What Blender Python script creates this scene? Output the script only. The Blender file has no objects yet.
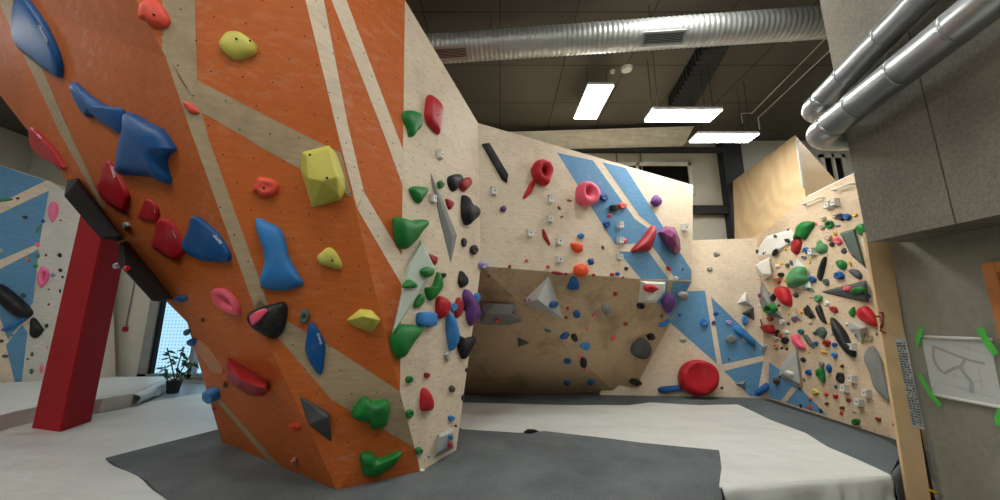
import bpy, bmesh, math, random
from mathutils import Vector, Matrix, noise
from mathutils.bvhtree import BVHTree
random.seed(7)
scene = bpy.context.scene
COL = scene.collection
V = Vector

# ------------------------------------------------------------------ camera
FPX, PITCH, CH = 358.0, math.radians(10.8), 1.55
CAM = V((0, 0, CH))
cp, sp = math.cos(PITCH), math.sin(PITCH)
FW, UP, RT = V((0, cp, sp)), V((0, -sp, cp)), V((1, 0, 0))
cd = bpy.data.cameras.new('camera'); cam = bpy.data.objects.new('camera', cd); COL.objects.link(cam)
cam.location = CAM; cam.rotation_euler = (math.pi/2 + PITCH, 0, 0)
cd.sensor_width = 36; cd.lens = 36*FPX/1000; cd.clip_start = 0.05; cd.clip_end = 100
scene.camera = cam

def ray(x, y): return FW + RT*((x-500)/FPX) + UP*((250-y)/FPX)
def atz(x, y, z): d = ray(x, y); return CAM + d*((z-CH)/d.z)
def aty(x, y, Y): d = ray(x, y); return CAM + d*(Y/d.y)
def atx(x, y, X): d = ray(x, y); return CAM + d*(X/d.x)
def onplane(x, y, pl, off=0.0):
    p, n = pl; d = ray(x, y)
    return CAM + d*((p + n*off - CAM).dot(n)/d.dot(n))
def plane(a, b, c):
    n = (b-a).cross(c-a).normalized()
    if n.dot(CAM-a) < 0: n = -n
    return (a, n)

# ------------------------------------------------------------------ materials
MATS = {}
def srgb(r, g, b):
    f = lambda c: (c/255/12.92) if c/255 <= .04045 else ((c/255+.055)/1.055)**2.4
    return (f(r), f(g), f(b), 1)
class NT:
    def __init__(s, name):
        s.m = bpy.data.materials.new(name); s.m.use_nodes = True
        s.t = s.m.node_tree; s.b = s.t.nodes['Principled BSDF']; MATS[name] = s.m
    def n(s, kind, **kw):
        x = s.t.nodes.new('ShaderNode'+kind)
        for k, v in kw.items():
            if k.startswith('i_'): x.inputs[k[2:].replace('_', ' ')].default_value = v
            else: setattr(x, k, v)
        return x
    def l(s, a, b): s.t.links.new(a, b)
    def math(s, op, a, b=None, c=None):
        x = s.t.nodes.new('ShaderNodeMath'); x.operation = op
        for i, v in enumerate((a, b, c)):
            if v is None: continue
            if isinstance(v, (int, float)): x.inputs[i].default_value = v
            else: s.l(v, x.inputs[i])
        return x.outputs[0]
    def mix(s, fac, a, b):
        x = s.t.nodes.new('ShaderNodeMix'); x.data_type = 'RGBA'
        for v, i in ((fac, 0), (a, 6), (b, 7)):
            if isinstance(v, (int, float)) or isinstance(v, tuple): x.inputs[i].default_value = v
            else: s.l(v, x.inputs[i])
        return x.outputs[2]
    def noise(s, vec, scale, detail=4, rough=.55):
        x = s.n('TexNoise'); x.inputs['Scale'].default_value = scale; x.inputs['Detail'].default_value = detail
        x.inputs['Roughness'].default_value = rough
        if vec is not None: s.l(vec, x.inputs['Vector'])
        return x.outputs['Fac']
    def ramp(s, fac, lo, hi):
        x = s.n('MapRange'); x.inputs['From Min'].default_value = lo; x.inputs['From Max'].default_value = hi
        s.l(fac, x.inputs['Value']); return x.outputs['Result']
    def mapping(s, vec, scale=(1, 1, 1), rot=(0, 0, 0)):
        x = s.n('Mapping'); x.inputs['Scale'].default_value = scale; x.inputs['Rotation'].default_value = rot
        s.l(vec, x.inputs['Vector']); return x.outputs[0]
    def bump(s, h, strength=.3, dist=.02):
        x = s.n('Bump'); x.inputs['Strength'].default_value = strength; x.inputs['Distance'].default_value = dist
        s.l(h, x.inputs['Height']); s.l(x.outputs[0], s.b.inputs['Normal'])

def simple(name, col, rough=.6, metal=0, var=.12, scale=6, spec=.4):
    q = NT(name); q.b.inputs['Roughness'].default_value = rough; q.b.inputs['Metallic'].default_value = metal
    q.b.inputs['Specular IOR Level'].default_value = spec
    o = q.n('TexCoord').outputs['Object']; f = q.ramp(q.noise(o, scale), .3, .7)
    d = tuple(c*(1-var) for c in col[:3])+(1,); l = tuple(min(1, c*(1+var)) for c in col[:3])+(1,)
    q.l(q.mix(f, d, l), q.b.inputs['Base Color']); return q.m

def board(name, col, chalk=.35, chalkcol=(.75, .68, .6, 1), grime=.2, grimecol=(.16, .11, .07, 1), nuts=.2, rough=.62, streak=False, grain=.1):
    """painted or bare climbing board with t-nut holes, chalk scuffs and grime"""
    q = NT(name); q.b.inputs['Roughness'].default_value = rough; q.b.inputs['Specular IOR Level'].default_value = .3
    uv = q.n('UVMap').outputs[0]
    gr = q.ramp(q.noise(q.mapping(uv, (1, 6, 1)), 6, 6), .3, .7)
    base = q.mix(gr, tuple(c*(1-grain) for c in col[:3])+(1,), tuple(min(1, c*(1+grain)) for c in col[:3])+(1,))
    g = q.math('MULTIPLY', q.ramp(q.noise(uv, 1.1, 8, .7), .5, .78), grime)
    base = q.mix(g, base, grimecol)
    big = q.ramp(q.noise(uv, .9, 3), .42, .72)
    fine = q.ramp(q.noise(q.mapping(uv, (1, 2.2, 1), (0, 0, 2.2)) if streak else uv, 5 if streak else 7, 8, .72), .5, .78)
    c = q.math('MULTIPLY', q.math('MULTIPLY', big, fine), chalk)
    base = q.mix(c, base, chalkcol)
    if nuts:
        sx = q.n('SeparateXYZ'); q.l(uv, sx.inputs[0])
        row = q.math('FLOOR', q.math('DIVIDE', sx.outputs[1], nuts))
        sh = q.math('MULTIPLY', q.math('MODULO', row, 2), .5)
        fx = q.math('SUBTRACT', q.math('FRACT', q.math('ADD', q.math('DIVIDE', sx.outputs[0], nuts), sh)), .5)
        fy = q.math('SUBTRACT', q.math('FRACT', q.math('DIVIDE', sx.outputs[1], nuts)), .5)
        d = q.math('ADD', q.math('MULTIPLY', fx, fx), q.math('MULTIPLY', fy, fy))
        dot = q.math('MULTIPLY', q.math('LESS_THAN', d, (.0075/nuts)**2), .8)
        base = q.mix(dot, base, (.02, .015, .012, 1))
    q.l(base, q.b.inputs['Base Color'])
    return q.m

board('orange_board', srgb(198, 102, 42), chalk=.75, chalkcol=srgb(212, 178, 154), grime=.25, grimecol=srgb(120, 50, 20), streak=True, nuts=.22)
board('boulder_beige', srgb(178, 157, 126), chalk=.3, grime=.7, grimecol=srgb(110, 90, 66), nuts=.22)
board('birch_board', srgb(224, 207, 182), chalk=.25, chalkcol=srgb(230, 220, 205), grime=.45, grimecol=srgb(140, 116, 90))
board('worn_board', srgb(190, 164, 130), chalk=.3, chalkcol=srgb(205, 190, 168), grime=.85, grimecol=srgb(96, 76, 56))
board('slab_board', srgb(212, 190, 160), chalk=.25, grime=.6, grimecol=srgb(118, 94, 70))
board('blue_board', srgb(96, 146, 184), chalk=.5, chalkcol=srgb(165, 190, 210), grime=.2, grimecol=srgb(50, 80, 110))
board('white_board', srgb(206, 204, 194), chalk=.1, grime=.15)
def plywood(name, col, dark):
    q = NT(name); q.b.inputs['Roughness'].default_value = .5
    uv = q.n('UVMap').outputs[0]
    w = q.n('TexWave'); w.inputs['Scale'].default_value = 1.1; w.inputs['Distortion'].default_value = 14; w.bands_direction='Y'; w.inputs['Detail'].default_value = 3
    q.l(q.mapping(uv, (1, .55, 1), (0, 0, .5)), w.inputs['Vector'])
    q.l(q.mix(w.outputs['Fac'], col, dark), q.b.inputs['Base Color'])
plywood('birch_ply', srgb(224, 196, 152), srgb(214, 182, 136))
plywood('mdf', srgb(230, 198, 152), srgb(224, 190, 142))
simple('plywood_edge', srgb(190, 160, 115), .7)

def fabric(name, c1, c2, scale=60, bump=.15, rough=.95, wrinkle=0, spec=.2):
    q = NT(name); q.b.inputs['Roughness'].default_value = rough; q.b.inputs['Specular IOR Level'].default_value = spec
    o = q.n('TexCoord').outputs['Object']
    f = q.ramp(q.noise(o, scale, 5, .8), .3, .7); f2 = q.ramp(q.noise(o, 1.3, 5), .3, .7)
    col = q.mix(q.math('MULTIPLY', q.math('ADD', f, f2), .5), c1, c2)
    q.l(col, q.b.inputs['Base Color'])
    h = q.noise(q.mapping(o, (.8, 1.5, 1), (0, 0, .4)), 1.3, 4, .45) if wrinkle else q.noise(o, scale, 3)
    q.bump(h, wrinkle or bump, .12 if wrinkle else .01)
fabric('grey_felt', srgb(66, 71, 73), srgb(122, 127, 128), 45, wrinkle=.25)
fabric('dark_felt', srgb(74, 82, 84), srgb(112, 120, 122), 45, wrinkle=.2)
fabric('white_tarp', srgb(204, 206, 200), srgb(216, 218, 212), 3, rough=.4, wrinkle=.8, spec=.35)
fabric('red_pad', srgb(150, 26, 34), srgb(176, 40, 46), 20, rough=.8)
def concrete(name, c1, c2, scale, bump):
    q = NT(name); q.b.inputs['Roughness'].default_value = .9
    o = q.n('TexCoord').outputs['Object']
    f = q.math('MULTIPLY', q.math('ADD', q.ramp(q.noise(o, 1.2, 6), .3, .7), q.ramp(q.noise(o, scale, 6, .7), .3, .7)), .5)
    q.l(q.mix(f, c1, c2), q.b.inputs['Base Color']); q.bump(q.noise(o, scale, 4, .7), bump, .01)
concrete('concrete', srgb(134, 133, 120), srgb(166, 164, 149), 14, .15)
concrete('woodwool', srgb(88, 85, 75), srgb(150, 145, 130), 30, .9)
# ceiling : dark wood-wool boards with seams
q = NT('ceiling_board'); q.b.inputs['Roughness'].default_value = .95
o = q.n('TexCoord').outputs['Object']
bt = q.n('TexBrick', offset=0.0); bt.inputs['Scale'].default_value = 1; bt.inputs['Brick Width'].default_value = 1.25; bt.inputs['Row Height'].default_value = 1.25
bt.inputs['Mortar Size'].default_value = .012; bt.inputs['Color1'].default_value = srgb(104, 100, 89); bt.inputs['Color2'].default_value = srgb(96, 92, 82); bt.inputs['Mortar'].default_value = srgb(56, 53, 47)
q.l(o, bt.inputs['Vector'])
f = q.ramp(q.noise(o, 30, 5, .8), .3, .75)
q.l(q.mix(q.math('MULTIPLY', f, .35), bt.outputs['Color'], srgb(50, 47, 41)), q.b.inputs['Base Color']); q.bump(q.noise(o, 60, 3), .5, .01)
simple('wall_grey', srgb(196, 194, 180), .85, var=.05, scale=2)
simple('wall_white', srgb(206, 206, 194), .85, var=.04, scale=2)
simple('steel_dark', srgb(46, 48, 50), .6, .3)
simple('galvanised', srgb(178, 182, 182), .33, .8, .06, 3)
simple('duct_metal', srgb(188, 192, 188), .4, .55, .12, 3)
simple('corrugated', srgb(214, 211, 196), .6, 0)
simple('white_paint', srgb(228, 228, 222), .45, var=.03)
simple('paper', srgb(206, 210, 206), .6, var=.02)
simple('print_grey', srgb(170, 175, 173), .7, var=.02)
simple('print_ink', srgb(66, 72, 96), .7, var=.05)
simple('green_tape', srgb(86, 208, 84), .5, var=.05)
simple('orange_wood', srgb(196, 128, 72), .6)
simple('dark_inside', srgb(52, 34, 26), .8)
simple('bolt_dark', srgb(36, 33, 31), .5, .3)
simple('rust_red', srgb(132, 58, 40), .5)
simple('leaf_green', srgb(64, 96, 62), .6)
simple('pot_black', srgb(40, 40, 42), .6)
simple('floor_daylit', srgb(150, 160, 166), .35, var=.04)  # bluish window light put into the bare floor's colour
simple('screed', srgb(96, 94, 90), .8)
simple('frame_grey', srgb(140, 142, 140), .5)
simple('dark_glass', srgb(18, 20, 20), .12)
simple('yellow_strap', srgb(206, 160, 30), .6)
simple('black_grip', srgb(20, 20, 21), .8, spec=.25)
simple('logo_white', srgb(225, 225, 228), .6, var=.01)
# dotted privacy glass
q = NT('dotted_glass')
uv = q.n('UVMap').outputs[0]; sx = q.n('SeparateXYZ'); q.l(uv, sx.inputs[0])
fx = q.math('SUBTRACT', q.math('FRACT', q.math('DIVIDE', sx.outputs[0], .085)), .5)
fy = q.math('SUBTRACT', q.math('FRACT', q.math('DIVIDE', sx.outputs[1], .085)), .5)
dd = q.math('LESS_THAN', q.math('ADD', q.math('MULTIPLY', fx, fx), q.math('MULTIPLY', fy, fy)), .05)
tr = q.n('BsdfTransparent'); tr.inputs[0].default_value = (.93, .97, 1, 1)
tl = q.n('BsdfTransparent'); tl.inputs[0].default_value = (.45, .6, .72, 1)
ms = q.n('MixShader'); q.l(dd, ms.inputs[0]); q.l(tr.outputs[0], ms.inputs[1]); q.l(tl.outputs[0], ms.inputs[2])
q.l(ms.outputs[0], q.t.nodes['Material Output'].inputs['Surface'])
q = NT('lamp_diffuser'); q.b.inputs['Base Color'].default_value = (.9, .9, .9, 1)
q.b.inputs['Emission Color'].default_value = (1, .995, .96, 1); q.b.inputs['Emission Strength'].default_value = 17

HC = dict(blue=(8, 84, 150), lblue=(52, 128, 196), red=(184, 20, 36), dred=(158, 26, 34), pink=(240, 96, 122), salmon=(236, 84, 62),
          orange=(232, 84, 30), green=(24, 120, 48), lgreen=(84, 146, 96), yellow=(208, 200, 92), gold=(222, 172, 40), black=(24, 25, 26),
          grey=(134, 137, 134), lgrey=(178, 181, 176), white=(222, 222, 214), dgrey=(74, 77, 78), purple=(104, 58, 130), plum=(128, 56, 104), teal=(46, 104, 110),
          brown=(92, 62, 46), rust=(158, 84, 48), mint=(196, 208, 196), beige=(192, 176, 148), peach=(200, 136, 100), lilac=(160, 150, 196), wood=(150, 112, 86), ply=(130, 120, 104),
          sage=(84, 100, 92), brick=(150, 52, 46), bubble=(246, 122, 166))
for k, c in HC.items():
    q = NT('resin_'+k); q.b.inputs['Roughness'].default_value = .5; q.b.inputs['Specular IOR Level'].default_value = .35
    o = q.n('TexCoord').outputs['Object']
    f = q.math('MULTIPLY', q.ramp(q.noise(o, 5, 5, .65),   .52, .8), .22)
    g = q.math('MULTIPLY', q.ramp(q.noise(o, 40, 2), .4, .7), .1)
    base = q.mix(g, srgb(*c), tuple(x*.6 for x in srgb(*c)[:3])+(1,))
    q.l(q.mix(f, base, tuple(min(1, x*.6+.25) for x in srgb(*c)[:3])+(1,)), q.b.inputs['Base Color'])
    q.bump(q.noise(o, 140, 2), .12, .004)

# ------------------------------------------------------------------ object helpers
def link(name, bm, mats, parent=None, loc=None, smooth=False):
    me = bpy.data.meshes.new(name)
    if loc is not None: bmesh.ops.translate(bm, verts=bm.verts, vec=-V(loc))
    bm.normal_update(); bm.to_mesh(me); bm.free()
    if isinstance(mats, str): mats = [mats]
    for m in mats: me.materials.append(MATS[m])
    if smooth:
        for p in me.polygons: p.use_smooth = True
    ob = bpy.data.objects.new(name, me); COL.objects.link(ob)
    if loc is not None: ob.location = loc
    if parent is not None:
        ob.parent = parent
        ob.matrix_parent_inverse = Matrix.Translation(-parent.location)
    return ob
def tag(o, label=None, cat=None, group=None, kind=None):
    for k, v in (('label', label), ('category', cat), ('group', group), ('kind', kind)):
        if v: o[k] = v
    return o
def empty(name, loc, label, cat, group=None):
    o = bpy.data.objects.new(name, None); COL.objects.link(o); o.location = loc; o.empty_display_size = .1
    return tag(o, label, cat, group)
def add_box(bm, lo, hi, mi=0, bev=0):
    r = bmesh.ops.create_cube(bm, size=1); vs = r['verts']
    for v in vs: v.co = V([lo[i]+(v.co[i]+.5)*(hi[i]-lo[i]) for i in range(3)])
    fs = {f for v in vs for f in v.link_faces}
    for f in fs: f.material_index = mi
    if bev: bmesh.ops.bevel(bm, geom=list({e for v in vs for e in v.link_edges}), offset=bev, segments=2, affect='EDGES')
def box(name, lo, hi, m, parent=None, loc=None, bev=0):
    bm = bmesh.new(); add_box(bm, lo, hi, 0, bev)
    return link(name, bm, m, parent, loc if loc is not None else V([(lo[i]+hi[i])/2 for i in range(3)]))
def add_tube(bm, pts, r, seg=12, cap=True, rib=None):
    pts = [V(p) for p in pts]; rings = []; prev = None
    for i, p in enumerate(pts):
        t = (pts[min(i+1, len(pts)-1)] - pts[max(i-1, 0)]).normalized()
        if prev is None: a = t.orthogonal().normalized()
        else: a = (prev - t*prev.dot(t)).normalized()
        prev = a; b = t.cross(a)
        rr = r if rib is None else r*rib(i)
        rings.append([bm.verts.new(p + (a*math.cos(k*2*math.pi/seg) + b*math.sin(k*2*math.pi/seg))*rr) for k in range(seg)])
    for A, B in zip(rings, rings[1:]):
        for k in range(seg): bm.faces.new((A[k], A[(k+1) % seg], B[(k+1) % seg], B[k])).smooth = True
    if cap: bm.faces.new(rings[0][::-1]); bm.faces.new(rings[-1])
def tube(name, pts, r, m, parent=None, seg=12, loc=None, **k):
    bm = bmesh.new(); add_tube(bm, pts, r, seg, **k); bmesh.ops.recalc_face_normals(bm, faces=bm.faces)
    return link(name, bm, m, parent, loc if loc is not None else sum((V(p) for p in pts), V())/len(pts))
def lerp(a, b, n): return [V(a).lerp(V(b), i/n) for i in range(n+1)]

def set_uv(bm):
    uv = bm.loops.layers.uv.verify()
    for f in bm.faces:
        f.normal_update(); n = f.normal
        u = V((0, 0, 1)).cross(n)
        u = u.normalized() if u.length > .05 else V((1, 0, 0)); v = n.cross(u)
        for lp in f.loops: lp[uv].uv = (lp.vert.co.dot(u), lp.vert.co.dot(v))

SURF = []            # (bvh) of everything that holds can be bolted to
def register(ob):
    me = ob.data; me.calc_loop_triangles()
    mw = Matrix.Translation(ob.location)
    SURF.append(BVHTree.FromPolygons([mw @ v.co for v in me.vertices], [tuple(t.vertices) for t in me.loop_triangles]))
def hit(x, y, bvhs=None):
    d = ray(x, y).normalized(); best = None
    for b in (bvhs or SURF):
        loc, n, i, dist = b.ray_cast(CAM, d)
        if loc is not None and (best is None or dist < best[2]): best = (loc, n if n.dot(d) < 0 else -n, dist)
    return best

def wall_mesh(name, faces, stripes, mats, thick=None, parent=None, loc=(0, 0, 0), extra=()):
    """faces: [(points, mat index)] ; stripes: [(pixel polygon, plane, mat index)] ; thick: offset closing the back"""
    bm = bmesh.new(); vd = {}
    def vert(p):
        k = tuple(round(c, 5) for c in p)
        if k not in vd: vd[k] = bm.verts.new(p)
        return vd[k]
    for pts, mi in faces:
        f = bm.faces.new([vert(p) for p in pts]); f.material_index = mi
    if thick is not None:
        edges = [e for e in bm.edges if len(e.link_faces) == 1]
        r = bmesh.ops.extrude_edge_only(bm, edges=edges)
        nv = [g for g in r['geom'] if isinstance(g, bmesh.types.BMVert)]
        for v in nv: v.co += V(thick(v.co) if callable(thick) else thick)
        for g in r['geom']:
            if isinstance(g, bmesh.types.BMFace): g.material_index = 0
        ne = [e for e in bm.edges if len(e.link_faces) == 1]
        bmesh.ops.contextual_create(bm, geom=ne)
    bmesh.ops.recalc_face_normals(bm, faces=bm.faces)
    for px, pl, mi in stripes:
        pts = [onplane(x, y, pl, .003) for x, y in px]
        f = bm.faces.new([bm.verts.new(p) for p in pts]); f.normal_update()
        if f.normal.dot(pl[1]) < 0: f.normal_flip()
        f.material_index = mi
    set_uv(bm)
    return link(name, bm, mats, parent, V(loc))

# ------------------------------------------------------------------ room shell
XL, XR, YB, YF, ZC, ZF = -13.0, 11.0, 9.3, -3.5, 6.45, -.4
def struct(o): o['kind'] = 'structure'; return o
struct(box('floor', (XL-.2, YF-.2, ZF-.2), (XR+.2, YB+.2, ZF), 'screed'))
struct(box('ceiling', (XL-.2, YF-.2, ZC), (XR+.2, YB+.2, ZC+.2), 'ceiling_board', loc=(0, 0, ZC)))
struct(box('wall_left', (XL-.2, YF, ZF), (XL, YB, ZC), 'wall_grey'))
struct(box('wall_right', (XR, YF, ZF), (XR+.2, YB, ZC), 'wall_white'))
struct(box('wall_front', (XL-.2, YF-.2, ZF), (XR+.2, YF, ZC), 'wall_grey'))
WX0, WX1, WZ1 = -8.95, -4.6, 2.75           # glazed opening at the back left
bm = bmesh.new()
add_box(bm, (XL-.2, YB, ZF), (WX0, YB+.2, ZC)); add_box(bm, (WX0, YB, WZ1), (WX1, YB+.2, ZC)); add_box(bm, (WX0, YB, ZF), (WX1, YB+.2, .1))
add_box(bm, (WX1, YB, ZF), (6.5, YB+.2, ZC)); add_box(bm, (6.5, YB, ZF), (XR+.2, YB+.2, ZC), 1)
struct(link('wall_back', bm, ['wall_grey', 'wall_white'], loc=(0, YB, 0)))
# glazed front with dotted film
bm = bmesh.new()
for x in (WX0, -7.72, -6.2, WX1-.1): add_box(bm, (x, YB-.06, .1), (x+(.22 if x == WX0 else .1), YB+.12, WZ1))
add_box(bm, (WX0, YB-.05, WZ1-.1), (WX1, YB+.12, WZ1)); add_box(bm, (WX0, YB-.06, .1), (WX1, YB+.12, .2))
w1 = struct(link('window_1', bm, 'frame_grey', loc=(WX0, YB, 0)))
bm = bmesh.new()
for a, b in ((WX0+.3, -7.72), (-7.62, -6.2), (-6.1, WX1-.1)):
    f = bm.faces.new([bm.verts.new(p) for p in ((a, YB+.03, .2), (b, YB+.03, .2), (b, YB+.03, WZ1-.1), (a, YB+.03, WZ1-.1))])
set_uv(bm); link('dotted_pane', bm, 'dotted_glass', w1, (WX0, YB, 0))
box('black_gasket', (WX0+.24, YB-.03, .2), (WX0+.3, YB+.08, WZ1-.1), 'black_grip', w1)
# high dark window behind the striped wall and one behind the plywood box
def high_window(n, px0, px1, pyt, pyb, Y):
    a, b = aty(px0, pyt, Y), aty(px1, pyb, Y)
    bm = bmesh.new(); x0, x1, z1, z0 = a.x, b.x, a.z, b.z
    for lo, hi in (((x0-.1, z1-.1), (x1+.1, z1)), ((x0-.1, z0), (x1+.1, z0+.1)), ((x0-.1, z0), (x0, z1)), ((x1, z0), (x1+.1, z1)), (((x0+x1)/2-.04, z0), ((x0+x1)/2+.04, z1))):
        add_box(bm, (lo[0], Y-.06, lo[1]), (hi[0], Y+.02, hi[1]))
    w = struct(link('window_%d' % n, bm, 'corrugated', loc=(x0, Y, z0)))
    box('window_glass', (x0, Y-.02, z0), (x1, Y-.005, z1), 'dark_glass', w)
high_window(2, 586, 690, 163, 196, YB-.01)
high_window(3, 822, 848, 155, 200, YB-.01)

# mats ---------------------------------------------------------------------
def slab(name, poly, z0, z1, m, label, cat, group=None, loc=None):
    bm = bmesh.new()
    top = [bm.verts.new((x, y, z1)) for x, y in poly]; bot = [bm.verts.new((x, y, z0)) for x, y in poly]
    n = len(poly); bm.faces.new(top); bm.faces.new(bot[::-1])
    for i in range(n): bm.faces.new((top[i], bot[i], bot[(i+1) % n], top[(i+1) % n]))
    bmesh.ops.recalc_face_normals(bm, faces=bm.faces)
    c = V((sum(p[0] for p in poly)/n, sum(p[1] for p in poly)/n, z0))
    return tag(link(name, bm, m, loc=c), label, cat, group)
def fl(x, y, z=0): p = atz(x, y, z); return (p.x, p.y)
fa, fb = fl(721, 488), fl(889, 476)
slab('landing_mat', [(-12.9, -3.0), (1.9, -3.0), (1.9, 3.4), fa, fb, (4.75, 4.6), (5.0, 5.0), (5.2, 9.2), (-4.5, 9.2), (-4.5, 6.9), (-12.9, 6.9)], ZF, 0, 'dark_felt',
     'wide dark grey landing mat covering the floor beneath the climbing walls', 'mat')
struct(box('floor_entrance', (-12.8, 6.9, ZF), (-4.5, YB, -.002), 'floor_daylit'))
def sheet(name, px, z, m, label, cat, jag=.012, group=None):
    pts = [atz(x, y, 0) for x, y in px]; out = []
    for a, b in zip(pts, pts[1:]+pts[:1]):
        L = (b-a).length; k = max(1, min(14, int(L/.16)))
        for i in range(k):
            p = a.lerp(b, i/k); s = noise.noise_vector(p*1.7+V((3, 1, z*50)))*jag*2.2
            out.append((p.x+s.x, p.y+s.y))
    return slab(name, out, .001, z, m, label, cat, group)
sheet('white_tarp', [(464, 403), (560, 405.5), (628, 406), (650, 403), (676, 404.5), (700, 406), (738, 405), (772, 421), (805, 434), (829, 448), (891, 476.3), (720, 489), (717, 470), (640, 455), (500, 445), (440, 440), (440, 412)],
      .012, 'white_tarp', 'glossy white tarpaulin laid across the mat before the striped wall', 'tarpaulin')
# tarp hanging over the front edge of the mat
def drape(name, a, b, z1, z0, out, m, label, cat, seed=0, n=60):
    bm = bmesh.new(); a = V((a[0], a[1], z1)); b = V((b[0], b[1], z1)); d = (b-a).normalized(); o = V((d.y, -d.x, 0))
    R = []
    for j in range(9):
        row = []
        for i in range(n+1):
            p = a.lerp(b, i/n); t = j/8
            w = noise.noise(V((i*.22+seed, t*1.4, 0)))*.11*t + abs(noise.noise(V((i*.3, t*2.5, seed))))*.06*t
            p = p + o*(.012+out*min(1, t*5) + w*min(1, t*4)); p.z = z1+.004 + (z0-z1)*t + noise.noise(V((i*.15, 2+seed, 0)))*.03*(1 if j == 8 else 0)
            row.append(bm.verts.new(p))
        R.append(row)
    for r0, r1 in zip(R, R[1:]):
        for i in range(n): bm.faces.new((r0[i], r1[i], r1[i+1], r0[i+1])).smooth = True
    ob = link(name, bm, m, loc=(a+b)/2); md = ob.modifiers.new('t', 'SOLIDIFY'); md.thickness = .006
    return tag(ob, label, cat) if label else ob
drape('tarp_flap', fa, fb, 0.01, ZF+.02, .03, 'white_tarp', 'wrinkled white tarp edge hanging down the front of the mat', 'tarpaulin', 3)
drape('tarp_flap', fb, (4.70, 4.5), 0.01, ZF+.02, .03, 'grey_felt', 'grey cloth hanging down the mat corner by the wooden board', 'cloth', 9, 16)
sheet('white_tarp', [(-260, 430), (-60, 428), (0, 417), (60, 412), (97, 406), (128, 406), (165, 400), (200, 394), (236, 392), (260, 420), (217, 432), (178, 442), (105, 460), (150, 487), (178, 505), (182, 640), (-260, 640)],
      .012, 'white_tarp', 'large white tarpaulin sheet on the floor around the red pillar', 'tarpaulin', .02)
sheet('grey_carpet', [(217, 431), (178, 441), (105, 460), (127, 473), (150, 487), (172, 505), (182, 660), (712, 660), (717, 510), (719, 487), (722, 470), (720, 452), (640, 444), (544, 432.5), (520, 434.5), (463, 431), (440, 420), (300, 415)],
      .02, 'grey_felt', 'dark grey felt carpet lying in front of the orange boulder', 'carpet')
# raised mat on the left
bm_pts = [(-6.9, 3.6), (-6.85, 5.2), (-7.0, 5.5), (-7.02, 6.15), (-6.6, 6.3), (-6.55, 6.75), (-7.6, 8.7), (-8.9, 8.7), (-9.1, 8.5), (-10.25, 8.0), (-11.0, 7.7), (-12.9, 6.85), (-12.9, 3.6)]
slab('raised_mat', bm_pts, .012, .22, 'white_tarp', 'raised pale mat behind the red pillar at the left wall', 'mat')
bm = bmesh.new()
ov = [(-6.9, 3.6), (-6.86, 5.2), (-7.01, 5.5), (-7.03, 6.15), (-6.61, 6.3), (-6.56, 6.74), (-7.6, 8.68), (-8.85, 8.6), (-9.75, 7.2), (-10.6, 6.4), (-11.8, 5.6), (-12.4, 3.6)]
slab('white_tarp', ov, .221, .232, 'white_tarp', 'white tarpaulin spread over the raised mat behind the red pillar', 'tarpaulin')
drape('tarp_flap', (-6.56, 6.74), (-7.6, 8.68), .225, .02, .10, 'white_tarp', 'white tarp side of the raised mat lit by the window', 'tarpaulin', 5, 30)
# crumpled scraps
bm = bmesh.new()
p = atz(533, 433, .02)
for i in range(12):
    bm.verts.new(p + V((random.uniform(-.13, .13), random.uniform(-.035, .035), random.uniform(0, .05))))
bmesh.ops.convex_hull(bm, input=bm.verts)
tag(link('cloth_scrap', bm, 'black_grip', loc=p), 'small black cloth scrap at the edge of the grey carpet', 'cloth')

# ------------------------------------------------------------------ orange boulder (key points from single-view geometry)
B1 = atz(222, 443, 0); B2 = atz(338, 492, 0); B3 = atz(421, 473, 0); B4 = atz(456, 452, 0)
nD = V((B4.y-B3.y, -(B4.x-B3.x), 0)).normalized(); PD = (B3, nD)
K = V((-1.0, 3.79, .82)); K = CAM + ray(400, 392)*((B3-CAM).dot(nD)/ray(400, 392).dot(nD))
D1 = onplane(405, 0, PD); D2 = onplane(478, 123, PD); D3 = onplane(481, 266, PD); D0 = onplane(404, -40, PD)
PF = plane(B2, B3, K)
P = CAM + ray(322, 342)*3.25
T = CAM + ray(304, 0)*3.1
PM = plane(P, K, T)
PB = plane(K, D1, T)
VV = onplane(166, 58, PM); J = onplane(262, 330, PM)
PL = plane(VV, J, CAM + ray(70, 185)*4.6); Q = onplane(187, 322, PL)
Tt = onplane(293, -45, PB); TM = onplane(293, -45, PM); Dt = onplane(400, -45, PB)
Vt = onplane(120, -30, PM)
Sil = [onplane(x, y, PL) for x, y in ((187, 322), (165, 300), (70, 185), (0, 95), (-40, 43), (-40, -20), (120, -30))]
faces = [
    ([B3, B4, D3, D2, D1, K], 2), ([K, D1, Dt, TM], 0), ([P, K, TM, Vt, VV, J], 0),
    ([B2, B3, K], 0), ([B2, K, P], 0), ([B2, P, J], 0), ([B2, J, Q], 0), ([B2, Q, B1], 0), ([J, VV, Vt] + Sil[::-1][1:], 0)]
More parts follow.
